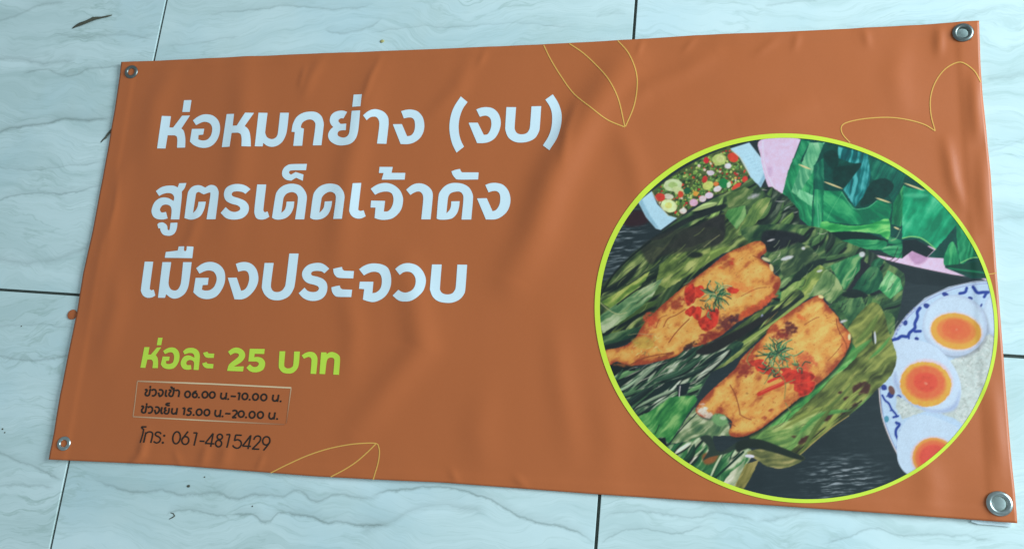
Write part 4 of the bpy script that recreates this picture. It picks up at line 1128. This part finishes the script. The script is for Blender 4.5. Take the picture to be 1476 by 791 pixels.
    for _ in range(26):                       # long veins and glints on the upper left leaf
        x, y = G_.uniform(120, 620), 0; y = 560 - x * 0.72 + G_.uniform(-120, 60); L_ = G_.uniform(30, 120)
        line(pp(c4, [(x, y), (x + L_ * 0.5, y - L_ * 0.36 + G_.uniform(-6, 6)), (x + L_, y - L_ * 0.78)], True, False), [(160, 185, 130), (30, 44, 34), (110, 140, 80)][G_.integers(0, 3)], G_.uniform(0.6, 1.4), 0.5)
    # right hand leaves
    leaf(pp(c5, '300,10 500,-20 700,0 800,60 930,110 1040,180 1110,230 1100,330 1075,440 1040,520 1066,620 1050,700 960,800 700,1000 560,1060 560,800 840,520 720,350 660,330 520,430 440,400 490,280 480,220 410,130'), (26, 52, 40), (48, 84, 52), (96, 134, 84), 50, 34, 6)
    RR = pp(c5, '430,60 560,10 700,0 800,60 930,110 1040,180 1110,230 1100,330 1075,440 1040,520 1066,620 960,700 850,560 840,500 730,345 660,330 520,430 440,400 490,280 480,220 410,130')
    strips(RR, 50, 22, (7.0, 16.0), (22, 56), [(36, 66, 44), (56, 96, 58), (80, 128, 74), (20, 32, 32), (24, 80, 54), (104, 150, 100), (28, 44, 36), (44, 112, 70)], 14, 0.75, 0.4, True, 26)
    strips(RR, 50, 34, (0.6, 1.2), (5, 16), [(150, 185, 160), (20, 30, 30), (180, 205, 205)], 15, 0.6, 0.4, False, 30)
    leaf(pp(c5, '600,236 700,184 790,250 806,316 740,376 700,330 640,338', False), (44, 84, 52), (76, 122, 74), (130, 170, 120), 55, 40, 5)
    leaf(pp(c5, '740,186 905,116 893,200 812,305', False), (20, 90, 58), (40, 122, 74), (100, 165, 110), 55, 40, 4)
    fill(pp(c5, '893,150 960,200 1000,320 860,330 820,310 890,210', False), (30, 34, 40), 1.4, 0.9, 0.2)
    leaf(pp(c5, '850,310 940,190 1000,220 990,300 900,330'), (16, 66, 48), (30, 92, 62), (60, 120, 80), 55, 30, 5)
    leaf(pp(c5, '980,300 1030,205 1090,250 1100,300 1040,350', False), (30, 120, 74), (60, 156, 96), (130, 200, 150), 55, 40, 4)
    leaf(pp(c5, '560,60 640,90 700,150 560,230 510,245 490,190', False), (38, 62, 44), (66, 96, 62), (120, 150, 110), 40, 30, 5)
    leaf(pp(c5, '640,340 740,380 850,340 900,430 890,520 840,520 760,400', False), (34, 70, 46), (62, 106, 64), (110, 150, 100), 60, 30, 8)
    fill(pp(c5, '560,240 640,170 720,150 700,190 620,240 540,300'), (24, 40, 34), 2, 0.8, 0.2)
    leaf(pp(c5, '500,420 640,330 720,200 690,180 600,250 560,330 480,400', False), (60, 96, 48), (92, 130, 62), (140, 172, 96), 50, 40, 5)
    fill(pp(c5, '800,330 860,300 930,330 900,350 850,345'), (22, 34, 32), 1.5, 0.85, 0.2)
    leaf(pp(c5, '900,480 1010,420 1060,440 1050,540 960,640 880,640 860,540'), (36, 72, 44), (64, 108, 60), (110, 146, 90), 60, 34, 8)
    fill(pp(c5, '430,10 560,20 620,50 540,90 440,120 400,60'), (26, 30, 34), 3, 0.8, 0.3)
    leaf(pp(c5, '500,320 560,270 620,250 600,310 520,400 490,400', False), (60, 104, 54), (96, 142, 74), (140, 180, 110), 50, 40, 4)
    leaf(pp(c5, '900,430 935,340 990,360 1000,480 960,500 900,520', False), (50, 96, 56), (84, 132, 72), (150, 170, 120), 80, 40, 4)
    leaf(pp(c5, '780,360 900,340 930,420 880,520 820,440', False), (30, 70, 48), (52, 100, 64), (90, 140, 90), 60, 40, 5)
    for _ in range(60):
        x, y = G_.uniform(440, 1060), G_.uniform(30, 640); L_ = G_.uniform(20, 70)
        if x < 830 and y > 0.9 * (x - 440) + 250 - 0: continue
        line(pp(c5, [(x, y), (x + L_ * 0.45, y - L_ * 0.3 + G_.uniform(-8, 8)), (x + L_ * 0.8, y - L_)], True, False), [(140, 175, 140), (22, 34, 32), (90, 130, 80), (24, 40, 34)][G_.integers(0, 4)], G_.uniform(0.6, 1.5), 0.5)
    for x, y, rx, ry in [(530, 148, 34, 10), (610, 100, 10, 8), (690, 212, 14, 6), (450, 60, 20, 5), (805, 460, 24, 6), (900, 130, 16, 14), (970, 400, 8, 18)]:
        blob(c5, x, y, rx, ry, (170, 195, 205), -15, 1.4, 0.7, 0.8)
    # lower right parcel leaf, bright inner strip and scorched outer fold
    leaf(pp(c7, '790,190 900,60 960,90 990,200 1026,310 1000,400 930,470 860,540 760,620 700,665 620,730 560,785 510,800 480,760 330,700 420,640 560,540 700,420 800,310', True), (52, 62, 32), (88, 112, 56), (130, 156, 84), 40, 50, 6)
    leaf(pp(c7, '806,240 840,300 790,360 700,440 600,530 480,640 400,690 330,690 440,620 560,520 680,400 770,310', True), (40, 110, 60), (70, 156, 78), (130, 205, 130), 42, 70, 6)
    leaf(pp(c7, '330,690 440,640 560,600 640,560 700,600 600,700 520,750 440,745', True), (60, 104, 56), (96, 146, 78), (150, 185, 120), 20, 50, 5)
    for x, y, rx, ry, a in [(860, 460, 46, 28, -20), (800, 512, 24, 12, 0), (708, 595, 42, 16, -25), (776, 570, 18, 12, -50), (590, 705, 40, 14, -25), (545, 690, 16, 8, 0), (830, 540, 14, 10, 0), (760, 480, 12, 8, 0), (880, 470, 14, 16, 0)]:
        blob(c7, x, y, rx, ry, (66, 42, 34), a, 2.2, 0.85, 1.6, 0.2)
    line(pp(c7, '560,782 700,660 800,590', True, False), (150, 150, 90), 1.5, 0.7); line(pp(c7, '540,775 690,645 860,520', True, False), (36, 34, 26), 2, 0.7)
    LRp = pp(c7, '806,240 900,120 960,120 990,200 1026,310 1000,400 930,470 860,540 760,620 700,665 620,730 560,770 480,750 330,700 420,640 560,540 700,420')
    strips(LRp, 42, 22, (5.0, 12.0), (40, 110), [(84, 116, 56), (70, 140, 72), (104, 132, 66), (60, 84, 42), (92, 150, 80)], 16, 0.35, 0.2, False, 8)
    strips(LRp, 42, 34, (0.6, 1.3), (12, 40), [(44, 56, 32), (150, 180, 110), (60, 70, 40)], 17, 0.5, 0.2, False, 8)
    # leaf strips between the two parcels
    leaf(pp(c4, '440,700 560,690 700,600 820,520 930,440 1030,400 1120,330 1160,380 1040,500 920,600 800,700 700,760 560,800 400,790', True), (40, 56, 40), (76, 106, 56), (126, 154, 90), 38, 60, 5)
    fill(pp(c4, '820,560 920,480 1040,420 1010,470 900,560 800,620'), (34, 44, 36), 1.5, 0.7)
    MM = pp(c4, '440,720 560,700 700,610 820,530 930,450 1030,410 1120,340 1160,380 1040,500 920,600 800,700 700,760 560,800 430,790')
    strips(MM, 38, 22, (3.0, 7.0), (40, 110), [(56, 84, 46), (88, 120, 60), (30, 42, 34), (116, 150, 84), (24, 34, 30)], 21, 0.75, 0.15, True, 8)
    line(pp(c4, '600,770 720,700 850,610 1000,510 1090,440 1180,370', True, False), (118, 156, 84), 4.5, 0.95, 1.2); line(pp(c4, '610,775 730,705 860,615 1000,517', True, False), (150, 186, 120), 1.2, 0.8)
    line(pp(c4, '740,650 800,590 880,530', True, False), (130, 150, 84), 1.8, 0.7); line(pp(c4, '950,520 1020,450', True, False), (160, 140, 80), 1.0, 0.8); blob(c4, 935, 485, 8, 20, (120, 150, 190), 0, 1, 0.8)
    # lower left leaves
    leaf(pp(c6, '60,60 200,110 330,80 470,20 560,-20 760,-20 680,70 600,130 520,270 390,480 300,440 210,350 110,200'), (26, 52, 44), (50, 88, 62), (150, 184, 166), 36, 46, 3.2, con=2.2)
    fill(pp(c6, '75,95 150,80 230,110 150,160 110,150'), (18, 26, 26), 1.5, 0.9); fill(pp(c6, '180,290 330,200 420,160 400,200 260,290 200,330'), (24, 40, 38), 1.5, 0.8)
    for _ in range(46):
        x, y = G_.uniform(120, 520), 0; y = 330 - x * 0.55 + G_.uniform(-110, 110); L_ = G_.uniform(20, 80)
        line(pp(c6, [(x, y), (x + L_ * 0.5, y - L_ * 0.3 + G_.uniform(-5, 5)), (x + L_, y - L_ * 0.5)], True, False), [(170, 198, 188), (22, 40, 36), (110, 160, 130), (190, 210, 205)][G_.integers(0, 4)], G_.uniform(0.5, 1.2), 0.55)
    LL = pp(c6, '60,70 200,120 330,80 470,20 560,-20 700,10 640,110 560,180 520,260 460,330 390,300 300,360 230,350 110,200')
    strips(LL, 32, 44, (2.5, 8.0), (30, 100), [(40, 74, 56), (60, 104, 72), (110, 150, 128), (22, 36, 34), (24, 48, 40), (150, 182, 168), (70, 120, 80), (30, 52, 44)], 18, 0.75, 0.2, True, 9)
    strips(LL, 32, 36, (0.6, 1.2), (10, 36), [(196, 214, 208), (20, 34, 32), (160, 190, 176)], 19, 0.65, 0.2, False, 8)
    leaf(pp(c6, '225,352 300,320 400,248 520,240 535,262 470,360 395,480 360,445 320,455 260,400', False), (26, 92, 50), (50, 132, 66), (110, 180, 110), 48, 40, 5)
    leaf(pp(c6, '535,300 560,340 690,380 700,440 610,440 600,530 545,460 400,480 470,370 520,300', False), (50, 90, 64), (84, 124, 86), (160, 190, 160), 40, 30, 5)
    line(pp(c6, '395,478 460,400 540,320', True, False), (20, 40, 34), 1.6, 0.8); line(pp(c6, '325,430 345,385', False, False), (14, 40, 28), 1.2, 0.8); fill(pp(c6, '430,190 500,175 480,235 440,245', False), (22, 34, 36), 1); line(pp(c6, '448,195 444,245', False, False), (190, 205, 215), 1.3)
    fill(pp(c6, '325,455 375,448 385,495 350,480', False), (16, 24, 28), 1)
    leaf(pp(c6, '385,495 480,470 560,450 600,530 660,520 780,500 800,540 740,640 690,700 600,640 480,570'), (30, 84, 52), (56, 122, 72), (176, 204, 180), 52, 50, 5, con=2.2)
    BB = pp(c6, '385,495 480,470 560,450 600,530 660,520 780,500 800,540 740,640 690,700 600,640 480,570')
    strips(BB, 50, 18, (3.0, 9.0), (24, 60), [(46, 112, 64), (84, 146, 92), (150, 186, 156), (22, 52, 38), (190, 210, 196), (30, 84, 52)], 20, 0.7, 0.2, True, 9)
    fill(pp(c6, '560,530 640,520 620,570 570,580'), (124, 84, 46), 3, 0.8); line(pp(c6, '495,590 560,520', False, False), (20, 48, 36), 2); line(pp(c6, '620,650 760,520', False, False), (18, 48, 36), 3.2, 0.9)
    leaf(pp(c6, '700,620 770,560 740,690 690,690 660,670', False), (110, 150, 120), (160, 186, 160), (200, 215, 200), 55, 40, 4)
    leaf(pp(c6, '770,580 838,560 800,640 762,705 718,690', False), (66, 76, 40), (104, 112, 58), (140, 146, 90), 60, 40, 4)
    leaf(pp(c6, '780,520 900,500 1032,530 1060,560 960,600 880,590 830,560', True), (70, 84, 50), (104, 120, 72), (150, 160, 110), 5, 40, 4)
    fill(pp(c6, '560,560 590,500 545,450 600,440 640,520 730,470 700,520 600,545'), (40, 56, 48), 1.4, 0.75); blob(c6, 792, 540, 24, 8, (200, 215, 235), 5, 1)
    fill(pp(c6, '730,470 830,455 960,500 1060,545 1040,560 900,520 800,500 730,520'), (30, 40, 32), 1.5, 0.8)
    # ---- the two grilled cakes
    fill(pp(c4, '580,660 820,540 1040,420 1010,460 840,580 660,680'), (34, 34, 34), 2, 0.8)
    O1 = pp(c4, '80,665 140,650 200,630 250,590 285,530 330,478 400,410 520,310 640,220 740,140 830,100 905,70 945,85 957,130 925,160 975,200 1000,250 1032,272 1022,335 940,430 800,510 700,590 580,640 530,640 470,692 330,730 250,742 200,740 150,722 95,740')
    cake(O1, (208, 176, 98), (192, 143, 70), (138, 62, 38), 40)
    O2 = pp(c7, '75,570 100,520 170,450 260,370 300,310 400,215 430,165 520,100 600,48 662,22 692,60 745,118 760,150 802,195 808,240 770,320 700,400 600,480 500,560 400,640 330,680 265,692 232,672 246,620 190,582 120,600')
    fill(O2 + np.array([3, 4]), (26, 34, 28), 4, 0.8)
    cake(O2, (212, 180, 100), (196, 147, 74), (142, 66, 40), 60)
    for tr, x, y, rx, ry, c_, a, s_ in [(c4, 772, 190, 16, 24, (168, 62, 38), 0, 2), (c4, 712, 215, 14, 8, (180, 100, 50), 0, 2), (c4, 480, 405, 50, 26, (132, 52, 36), -35, 2.4), (c4, 335, 500, 40, 38, (170, 66, 42), -40, 2.4), (c4, 735, 510, 46, 36, (84, 34, 38), -30, 2), (c4, 790, 490, 30, 20, (64, 34, 44), -20, 2),
                                        (c4, 640, 590, 62, 26, (120, 40, 34), -28, 2.2), (c4, 540, 640, 46, 14, (56, 34, 34), -30, 2), (c4, 860, 455, 70, 18, (176, 74, 42), -32, 2.5), (c4, 960, 395, 60, 20, (186, 84, 50), -36, 2.5), (c4, 1008, 318, 16, 20, (130, 48, 34), 0, 1.6),
                                        (c4, 410, 690, 50, 10, (120, 60, 36), -20, 1.6), (c4, 180, 740, 50, 8, (110, 70, 40), 5, 1.6), (c4, 300, 560, 34, 14, (160, 84, 48), -40, 2), (c4, 830, 320, 60, 20, (214, 130, 66), 20, 4),
                                        (c7, 520, 185, 30, 38, (78, 32, 34), 20, 1.8), (c7, 475, 210, 34, 22, (118, 42, 36), -20, 2), (c7, 440, 185, 30, 16, (150, 64, 40), -40, 2), (c7, 310, 370, 46, 30, (124, 44, 38), -30, 2.2), (c7, 330, 320, 34, 20, (150, 60, 40), -30, 2), (c7, 570, 122, 26, 10, (190, 100, 50), 30, 2),
                                        (c7, 600, 330, 46, 30, (178, 88, 56), 30, 3), (c7, 780, 250, 20, 50, (186, 104, 60), 20, 3), (c7, 430, 566, 14, 7, (150, 76, 44), -20, 1.2), (c7, 400, 600, 12, 7, (140, 66, 40), -20, 1.2), (c7, 318, 484, 7, 5, (130, 100, 50), 0, 1),
                                        (c7, 580, 380, 40, 30, (190, 80, 54), 20, 3)]:
        stain(tr, x, y, rx, ry, c_, a)
    for P_s in ['518,322 575,318 612,312 620,360 575,385 560,410 530,378', '545,440 600,425 604,470 590,500 560,480', '590,500 632,470 668,448 690,500 645,556 605,545', '752,318 808,334 790,356 750,345', '515,455 560,420 575,440 548,478']:
        fill(pp(c4, P_s), (182, 52, 36), 0.9, 0.92, 0.35, 1.0)
    for P_s in ['325,335 385,322 412,345 380,360 340,352', '360,350 440,360 480,395 430,400 370,380', '550,430 600,405 605,450 575,482 540,468', '470,360 560,380 600,400 520,410']:
        fill(pp(c7, P_s), (178, 56, 40), 0.9, 0.88, 0.35, 1.2)
    for tr, P_s in [(c4, '520,330 560,300 575,345 560,400 530,420 515,380'), (c4, '640,445 700,440 690,520 650,550 625,520'), (c7, '470,400 560,372 640,400 600,440 520,440'), (c7, '560,440 640,430 620,480 570,500')]:
        fill(pp(tr, P_s), (170, 46, 34), 1.5, 0.75, 0.4, 1.6)
        line(pp(tr, P_s, True, False), (214, 96, 66), 1.0, 0.5)
    line(pp(c7, '375,488 430,462 490,436 530,405', True, False), (180, 52, 36), 6.0, 0.95, 1.0); line(pp(c7, '385,478 440,454 500,426', True, False), (214, 96, 70), 1.4, 0.7); line(pp(c7, '420,430 480,400 520,370', True, False), (196, 60, 44), 4.2, 0.8)
    for tr, P_s, wd in [(c4, '400,535 425,490 470,470 520,438', 1.2), (c4, '430,618 460,575 500,530 540,492', 1.5), (c4, '360,540 380,490 420,470', 0.9), (c4, '225,735 300,700 400,680 450,672', 1.5), (c4, '885,150 930,170 975,210', 1.0), (c4, '820,370 900,330 960,320', 0.9),
                        (c7, '238,445 262,490 278,545 285,585', 1.5), (c7, '285,585 310,600 338,610', 1.2), (c7, '740,130 750,180 790,260 780,310', 1.3), (c7, '590,160 640,130 660,125', 1.0), (c7, '236,625 262,640', 1.4), (c7, '700,330 740,290 770,250', 0.9)]:
        line(pp(tr, P_s, True, False), (120, 62, 34), wd, 0.85)
    for _ in range(22):
        x, y = G_.uniform(220, 380), G_.uniform(580, 680); a = G_.uniform(0, 3.1); L_ = G_.uniform(8, 26)
        line(pp(c4, [(x, y), (x + L_ * math.cos(a), y + L_ * math.sin(a))], False, False), [(170, 190, 110), (120, 150, 80), (205, 205, 150), (90, 130, 80)][G_.integers(0, 4)], 1.0, 0.7)
    fill(pp(c4, '225,600 300,585 350,610 340,650 260,650'), (150, 160, 70), 4, 0.5)
    line(pp(c4, '210,578 260,570 320,575 360,572', True, False), (150, 150, 110), 0.8, 0.8)
    stain(c7, 108, 562, 22, 24, (206, 214, 214), 20); stain(c7, 128, 585, 26, 14, (190, 200, 190), 20); blob(c7, 190, 610, 40, 30, (90, 150, 100), 20, 2, 0.7, 2); blob(c7, 205, 600, 16, 10, (150, 190, 160), 0, 1.5, 0.8, 1); blob(c4, 955, 170, 26, 10, (170, 190, 150), 20, 1.5, 0.8, 1); blob(c4, 985, 215, 10, 22, (190, 190, 140), -20, 1.2, 0.8); blob(c7, 668, 28, 14, 8, (220, 205, 150), 20, 1.2, 0.8); blob(c7, 803, 218, 7, 16, (225, 215, 170), 0, 1.2, 0.8)
    dill(c4, 690, 362, 84, 52, 3); dill(c4, 640, 440, 46, 9, 4)
    dill(c7, 458, 300, 90, 60, 6); dill(c7, 430, 370, 50, 10, 7); dill(c7, 560, 350, 44, 8, 8)
    for P_s in ['400,330 440,360 480,400 500,440 495,510', '495,440 545,420', '330,350 318,320 352,262', '400,440 430,400 470,380', '500,530 525,575']:
        line(pp(c7, P_s, True, False), (110, 124, 72), 1.3, 0.9)
    blob(c5, 965, 540, 5, 32, (178, 205, 226), -4, 0.9); blob(c5, 955, 540, 5, 34, (14, 26, 24), -4, 1.2, 0.7)
    # grain and slight softness of the large-format print
    out = CAN.copy()
    out = (out + np.roll(out, 1, 0) + np.roll(out, -1, 0) + np.roll(out, 1, 1) + np.roll(out, -1, 1)) / 5
    g_ = (fbm(CXp / 1.1, CYp / 1.1, 77, 2) - 0.5)[..., None]
    out = out * (1 + 0.10 * g_)
    k_ = 0.36 * np.clip((out.mean(-1) - 35) / 100, 0, 1)
    out[..., 0] += k_ * out[..., 0] * (255 - out[..., 0]) / 255
    out[..., 1] += 0.2 * k_ * out[..., 1] * (255 - out[..., 1]) / 255
    return np.clip(out, 4, 250)


def sample(img, x, y):
    u = np.clip((x - PX0) * PSS, 0, PW - 1.001); v = np.clip((y - PY0) * PSS, 0, PH - 1.001)
    i, j = v.astype(int), u.astype(int); fu, fv = (u - j)[:, None], (v - i)[:, None]
    return (img[i, j] * (1 - fu) + img[i, j + 1] * fu) * (1 - fv) + (img[i + 1, j] * (1 - fu) + img[i + 1, j + 1] * fu) * fv

# photo mesh: one colour per printed dot
step = 0.00082
gx = np.arange(CXE - 0.196, CXE + 0.196, step); gy = np.arange(CYE - 0.192, CYE + 0.192, step)
GX, GY = np.meshgrid(gx, gy)
dx, dy = GX - CXE - 0.0005, GY - CYE + 0.0003
ra = (dx * ux + dy * uy) / (ea - 0.0020); rb = (-dx * uy + dy * ux) / (eb - 0.0020)
ok = ra * ra + rb * rb < 1
idx = np.full(GX.shape, -1); idx[ok] = np.arange(ok.sum())
q = np.stack([idx[:-1, :-1], idx[:-1, 1:], idx[1:, 1:], idx[1:, :-1]], -1).reshape(-1, 4)
q = q[(q >= 0).all(1)]
X, Y = GX[ok], GY[ok]
me = mesh_np('food_photo', np.stack([X, Y, relief(X, Y) + 0.00028], -1), q)
px_, py_ = unplane(X, Y)
img = food_print()
colr = sample(img, px_, py_)
Lk = LC * 1.16
a_ = np.clip(lin(colr) / Lk, 0.004, 0.9)
ca_ = me.color_attributes.new('print', 'FLOAT_COLOR', 'POINT')
ca_.data.foreach_set('color', np.c_[a_, np.ones(len(a_))].astype(np.float32).ravel())
photo = link('food_photo', me, M_PRINT, banner)
photo['label'] = 'round printed photo of two grilled curry parcels on banana leaf with egg halves and salad'
link('photo_border', PHOTO_BORDER, M_RING, photo)

# ------------------------------------------------------------------ small things on the floor
M_TWIG, nt, b = material('dry_bark')
g = N(nt, 'ShaderNodeTexCoord').outputs['Object']; f = noise(nt, g, 500, 5, 0.7)
nt.links.new(mixc(nt, f, (0.03, 0.028, 0.018), (0.16, 0.13, 0.08)), b.inputs['Base Color']); b.inputs['Roughness'].default_value = 0.85
M_YEL, nt, b = material('dry_petal')
g = N(nt, 'ShaderNodeTexCoord').outputs['Object']; f = noise(nt, g, 600, 4, 0.7)
nt.links.new(mixc(nt, f, (0.42, 0.30, 0.08), (0.62, 0.5, 0.2)), b.inputs['Base Color']); b.inputs['Roughness'].default_value = 0.8


def tubemesh(name, P_, R_, S=8, sq=0.7):
    """a lumpy tapering rod through points (photo px, z) with radii in metres"""
    a = np.array([(p[0], p[1]) for p in P_], float); X, Y = plane(a[:, 0], a[:, 1]); Zc = np.array([p[2] for p in P_])
    vv = []; ff = []; n = len(X)
    for i in range(n):
        t = np.array([X[min(i + 1, n - 1)] - X[max(i - 1, 0)], Y[min(i + 1, n - 1)] - Y[max(i - 1, 0)]]); t /= np.hypot(*t)
        for s in range(S):
            an = 2 * math.pi * s / S; r = R_[i] * random.uniform(0.8, 1.2)
            vv.append((X[i] - t[1] * r * math.cos(an), Y[i] + t[0] * r * math.cos(an), max(0.0001, Zc[i] + R_[i] * sq + r * sq * math.sin(an))))
    for i in range(n - 1):
        for s in range(S):
            ff.append((i * S + s, i * S + (s + 1) % S, (i + 1) * S + (s + 1) % S, (i + 1) * S + s))
    ff.append(tuple(range(S))[::-1]); ff.append(tuple(range((n - 1) * S, n * S)))
    return mesh(name, vv, ff)


tw_ = bpy.data.objects.new('twig', None); col.objects.link(tw_)
tag(tw_, 'dark dry twig lying alone on the marble above the banner corner', 'twig')
link('stem', tubemesh('stem', [(104.5, 41.5, 0), (110, 38.5, 0), (117, 36, 0.0002), (125, 33, 0.0003), (133, 29.5, 0.0004), (139, 27.5, 0.0004), (147, 26, 0.0002), (155, 24.2, 0), (161.5, 22.3, 0)],
                     [0.0006, 0.0015, 0.0021, 0.0022, 0.0024, 0.0021, 0.0011, 0.0011, 0.0006]), M_TWIG, tw_)
link('side_shoot', tubemesh('side_shoot', [(131, 30.5, 0.0008), (134.5, 27.5, 0.0014), (136, 25.8, 0.0016)], [0.0013, 0.0012, 0.0006]), M_TWIG, tw_)
tag(link('leaf_scrap', tubemesh('leaf_scrap', [(145.5, 205.5, 0), (149, 201.5, 0), (152.5, 199, 0.0002), (156, 194, 0.0004), (160, 190, 0.0004), (163, 186, 0.0003), (166, 178, 0.0002)],
                               [0.0007, 0.0011, 0.0014, 0.0016, 0.0020, 0.0017, 0.0010], 8, 0.35), M_TWIG), 'dark scrap of dry leaf sticking out from under the banner edge', 'leaf scrap')


def speck(name, px, py, r, mat, label, cat, sx=1.0, zr=0.5, rot=0.0):
    X, Y = plane(np.array([float(px)]), np.array([float(py)])); vv = []; ff = []; S = 9
    lv = [(0.75, 0), (1, 0.35), (0.8, 0.8), (0.35, 1)]
    for rr, zz in lv:
        for s in range(S):
            a = 2 * math.pi * s / S; q_ = r * rr * random.uniform(0.75, 1.2)
            x, y = q_ * math.cos(a) * sx, q_ * math.sin(a)
            vv.append((X[0] + x * math.cos(rot) - y * math.sin(rot), Y[0] + x * math.sin(rot) + y * math.cos(rot), 0.0001 + zz * r * zr))
    for k in range(3):
        for s in range(S): ff.append((k * S + s, k * S + (s + 1) % S, (k + 1) * S + (s + 1) % S, (k + 1) * S + s))
    ff.append(tuple(range(3 * S, 4 * S))); ff.append(tuple(range(S))[::-1])
    return tag(link(name, mesh(name, vv, ff), mat), label, cat)


speck('dry_petal', 551, 60, 0.0022, M_YEL, 'tiny yellowish dry petal on the marble above the middle of the banner', 'petal', 1.2, 0.4)
speck('crumb', 272, 700, 0.0014, M_TWIG, 'dark crumb on the marble below the telephone line, larger of two', 'crumb', 1.4)
speck('crumb', 295, 687, 0.0008, M_TWIG, 'small dark crumb on the marble close under the banner edge, right of the larger crumb', 'crumb', 1.1)
speck('crumb', 31, 470, 0.0008, M_TWIG, 'dark crumb on the marble left of the orange vinyl dot', 'crumb')
speck('crumb', 4, 618, 0.0011, M_TWIG, 'dark crumb at the far left of the floor, upper one of a close pair', 'crumb')
speck('crumb', 7, 623, 0.0009, M_TWIG, 'dark crumb at the far left of the floor, lower one of a close pair', 'crumb')
speck('crumb', 364, 729, 0.0008, M_TWIG, 'faint crumb on the marble below the gold leaf of the lower edge', 'crumb')
# crooked debris hook at the start of a vein
tag(link('dry_tendril', tubemesh('dry_tendril', [(244, 747.5, 0), (249, 745, 0), (252, 743, 0), (250, 739.5, 0), (246, 738.5, 0)], [0.0004, 0.0007, 0.0007, 0.0006, 0.0004], 6, 0.4), M_TWIG),
    'tiny hooked dry tendril on the marble below the banner', 'tendril')
# punched-out disc of the banner cloth
X, Y = plane(np.array([104.6]), np.array([453.4])); r = 0.0062
S = 40; vv = []; ff = []
for rr, z in ((r * 0.98, 0.0003), (r, 0.0005), (r, 0.0010), (r * 0.95, 0.0012), (r * 0.6, 0.0014), (0.001, 0.0015)):
    for s in range(S):
        a = 2 * math.pi * s / S; k = 1 + 0.03 * math.sin(2 * a + 1) + (0.03 if s in (9, 10, 11) else 0)
        vv.append((X[0] + rr * k * math.cos(a), Y[0] + rr * k * 0.98 * math.sin(a), z))
for k in range(5):
    for s in range(S): ff.append((k * S + s, k * S + (s + 1) % S, (k + 1) * S + (s + 1) % S, (k + 1) * S + s))
ff.append(tuple(range(S))[::-1]); ff.append(tuple(range(5 * S, 6 * S)))
tag(link('vinyl_dot', mesh('vinyl_dot', vv, ff), M_VINYL), 'small round orange disc of vinyl on the marble at the banner left edge', 'vinyl dot')
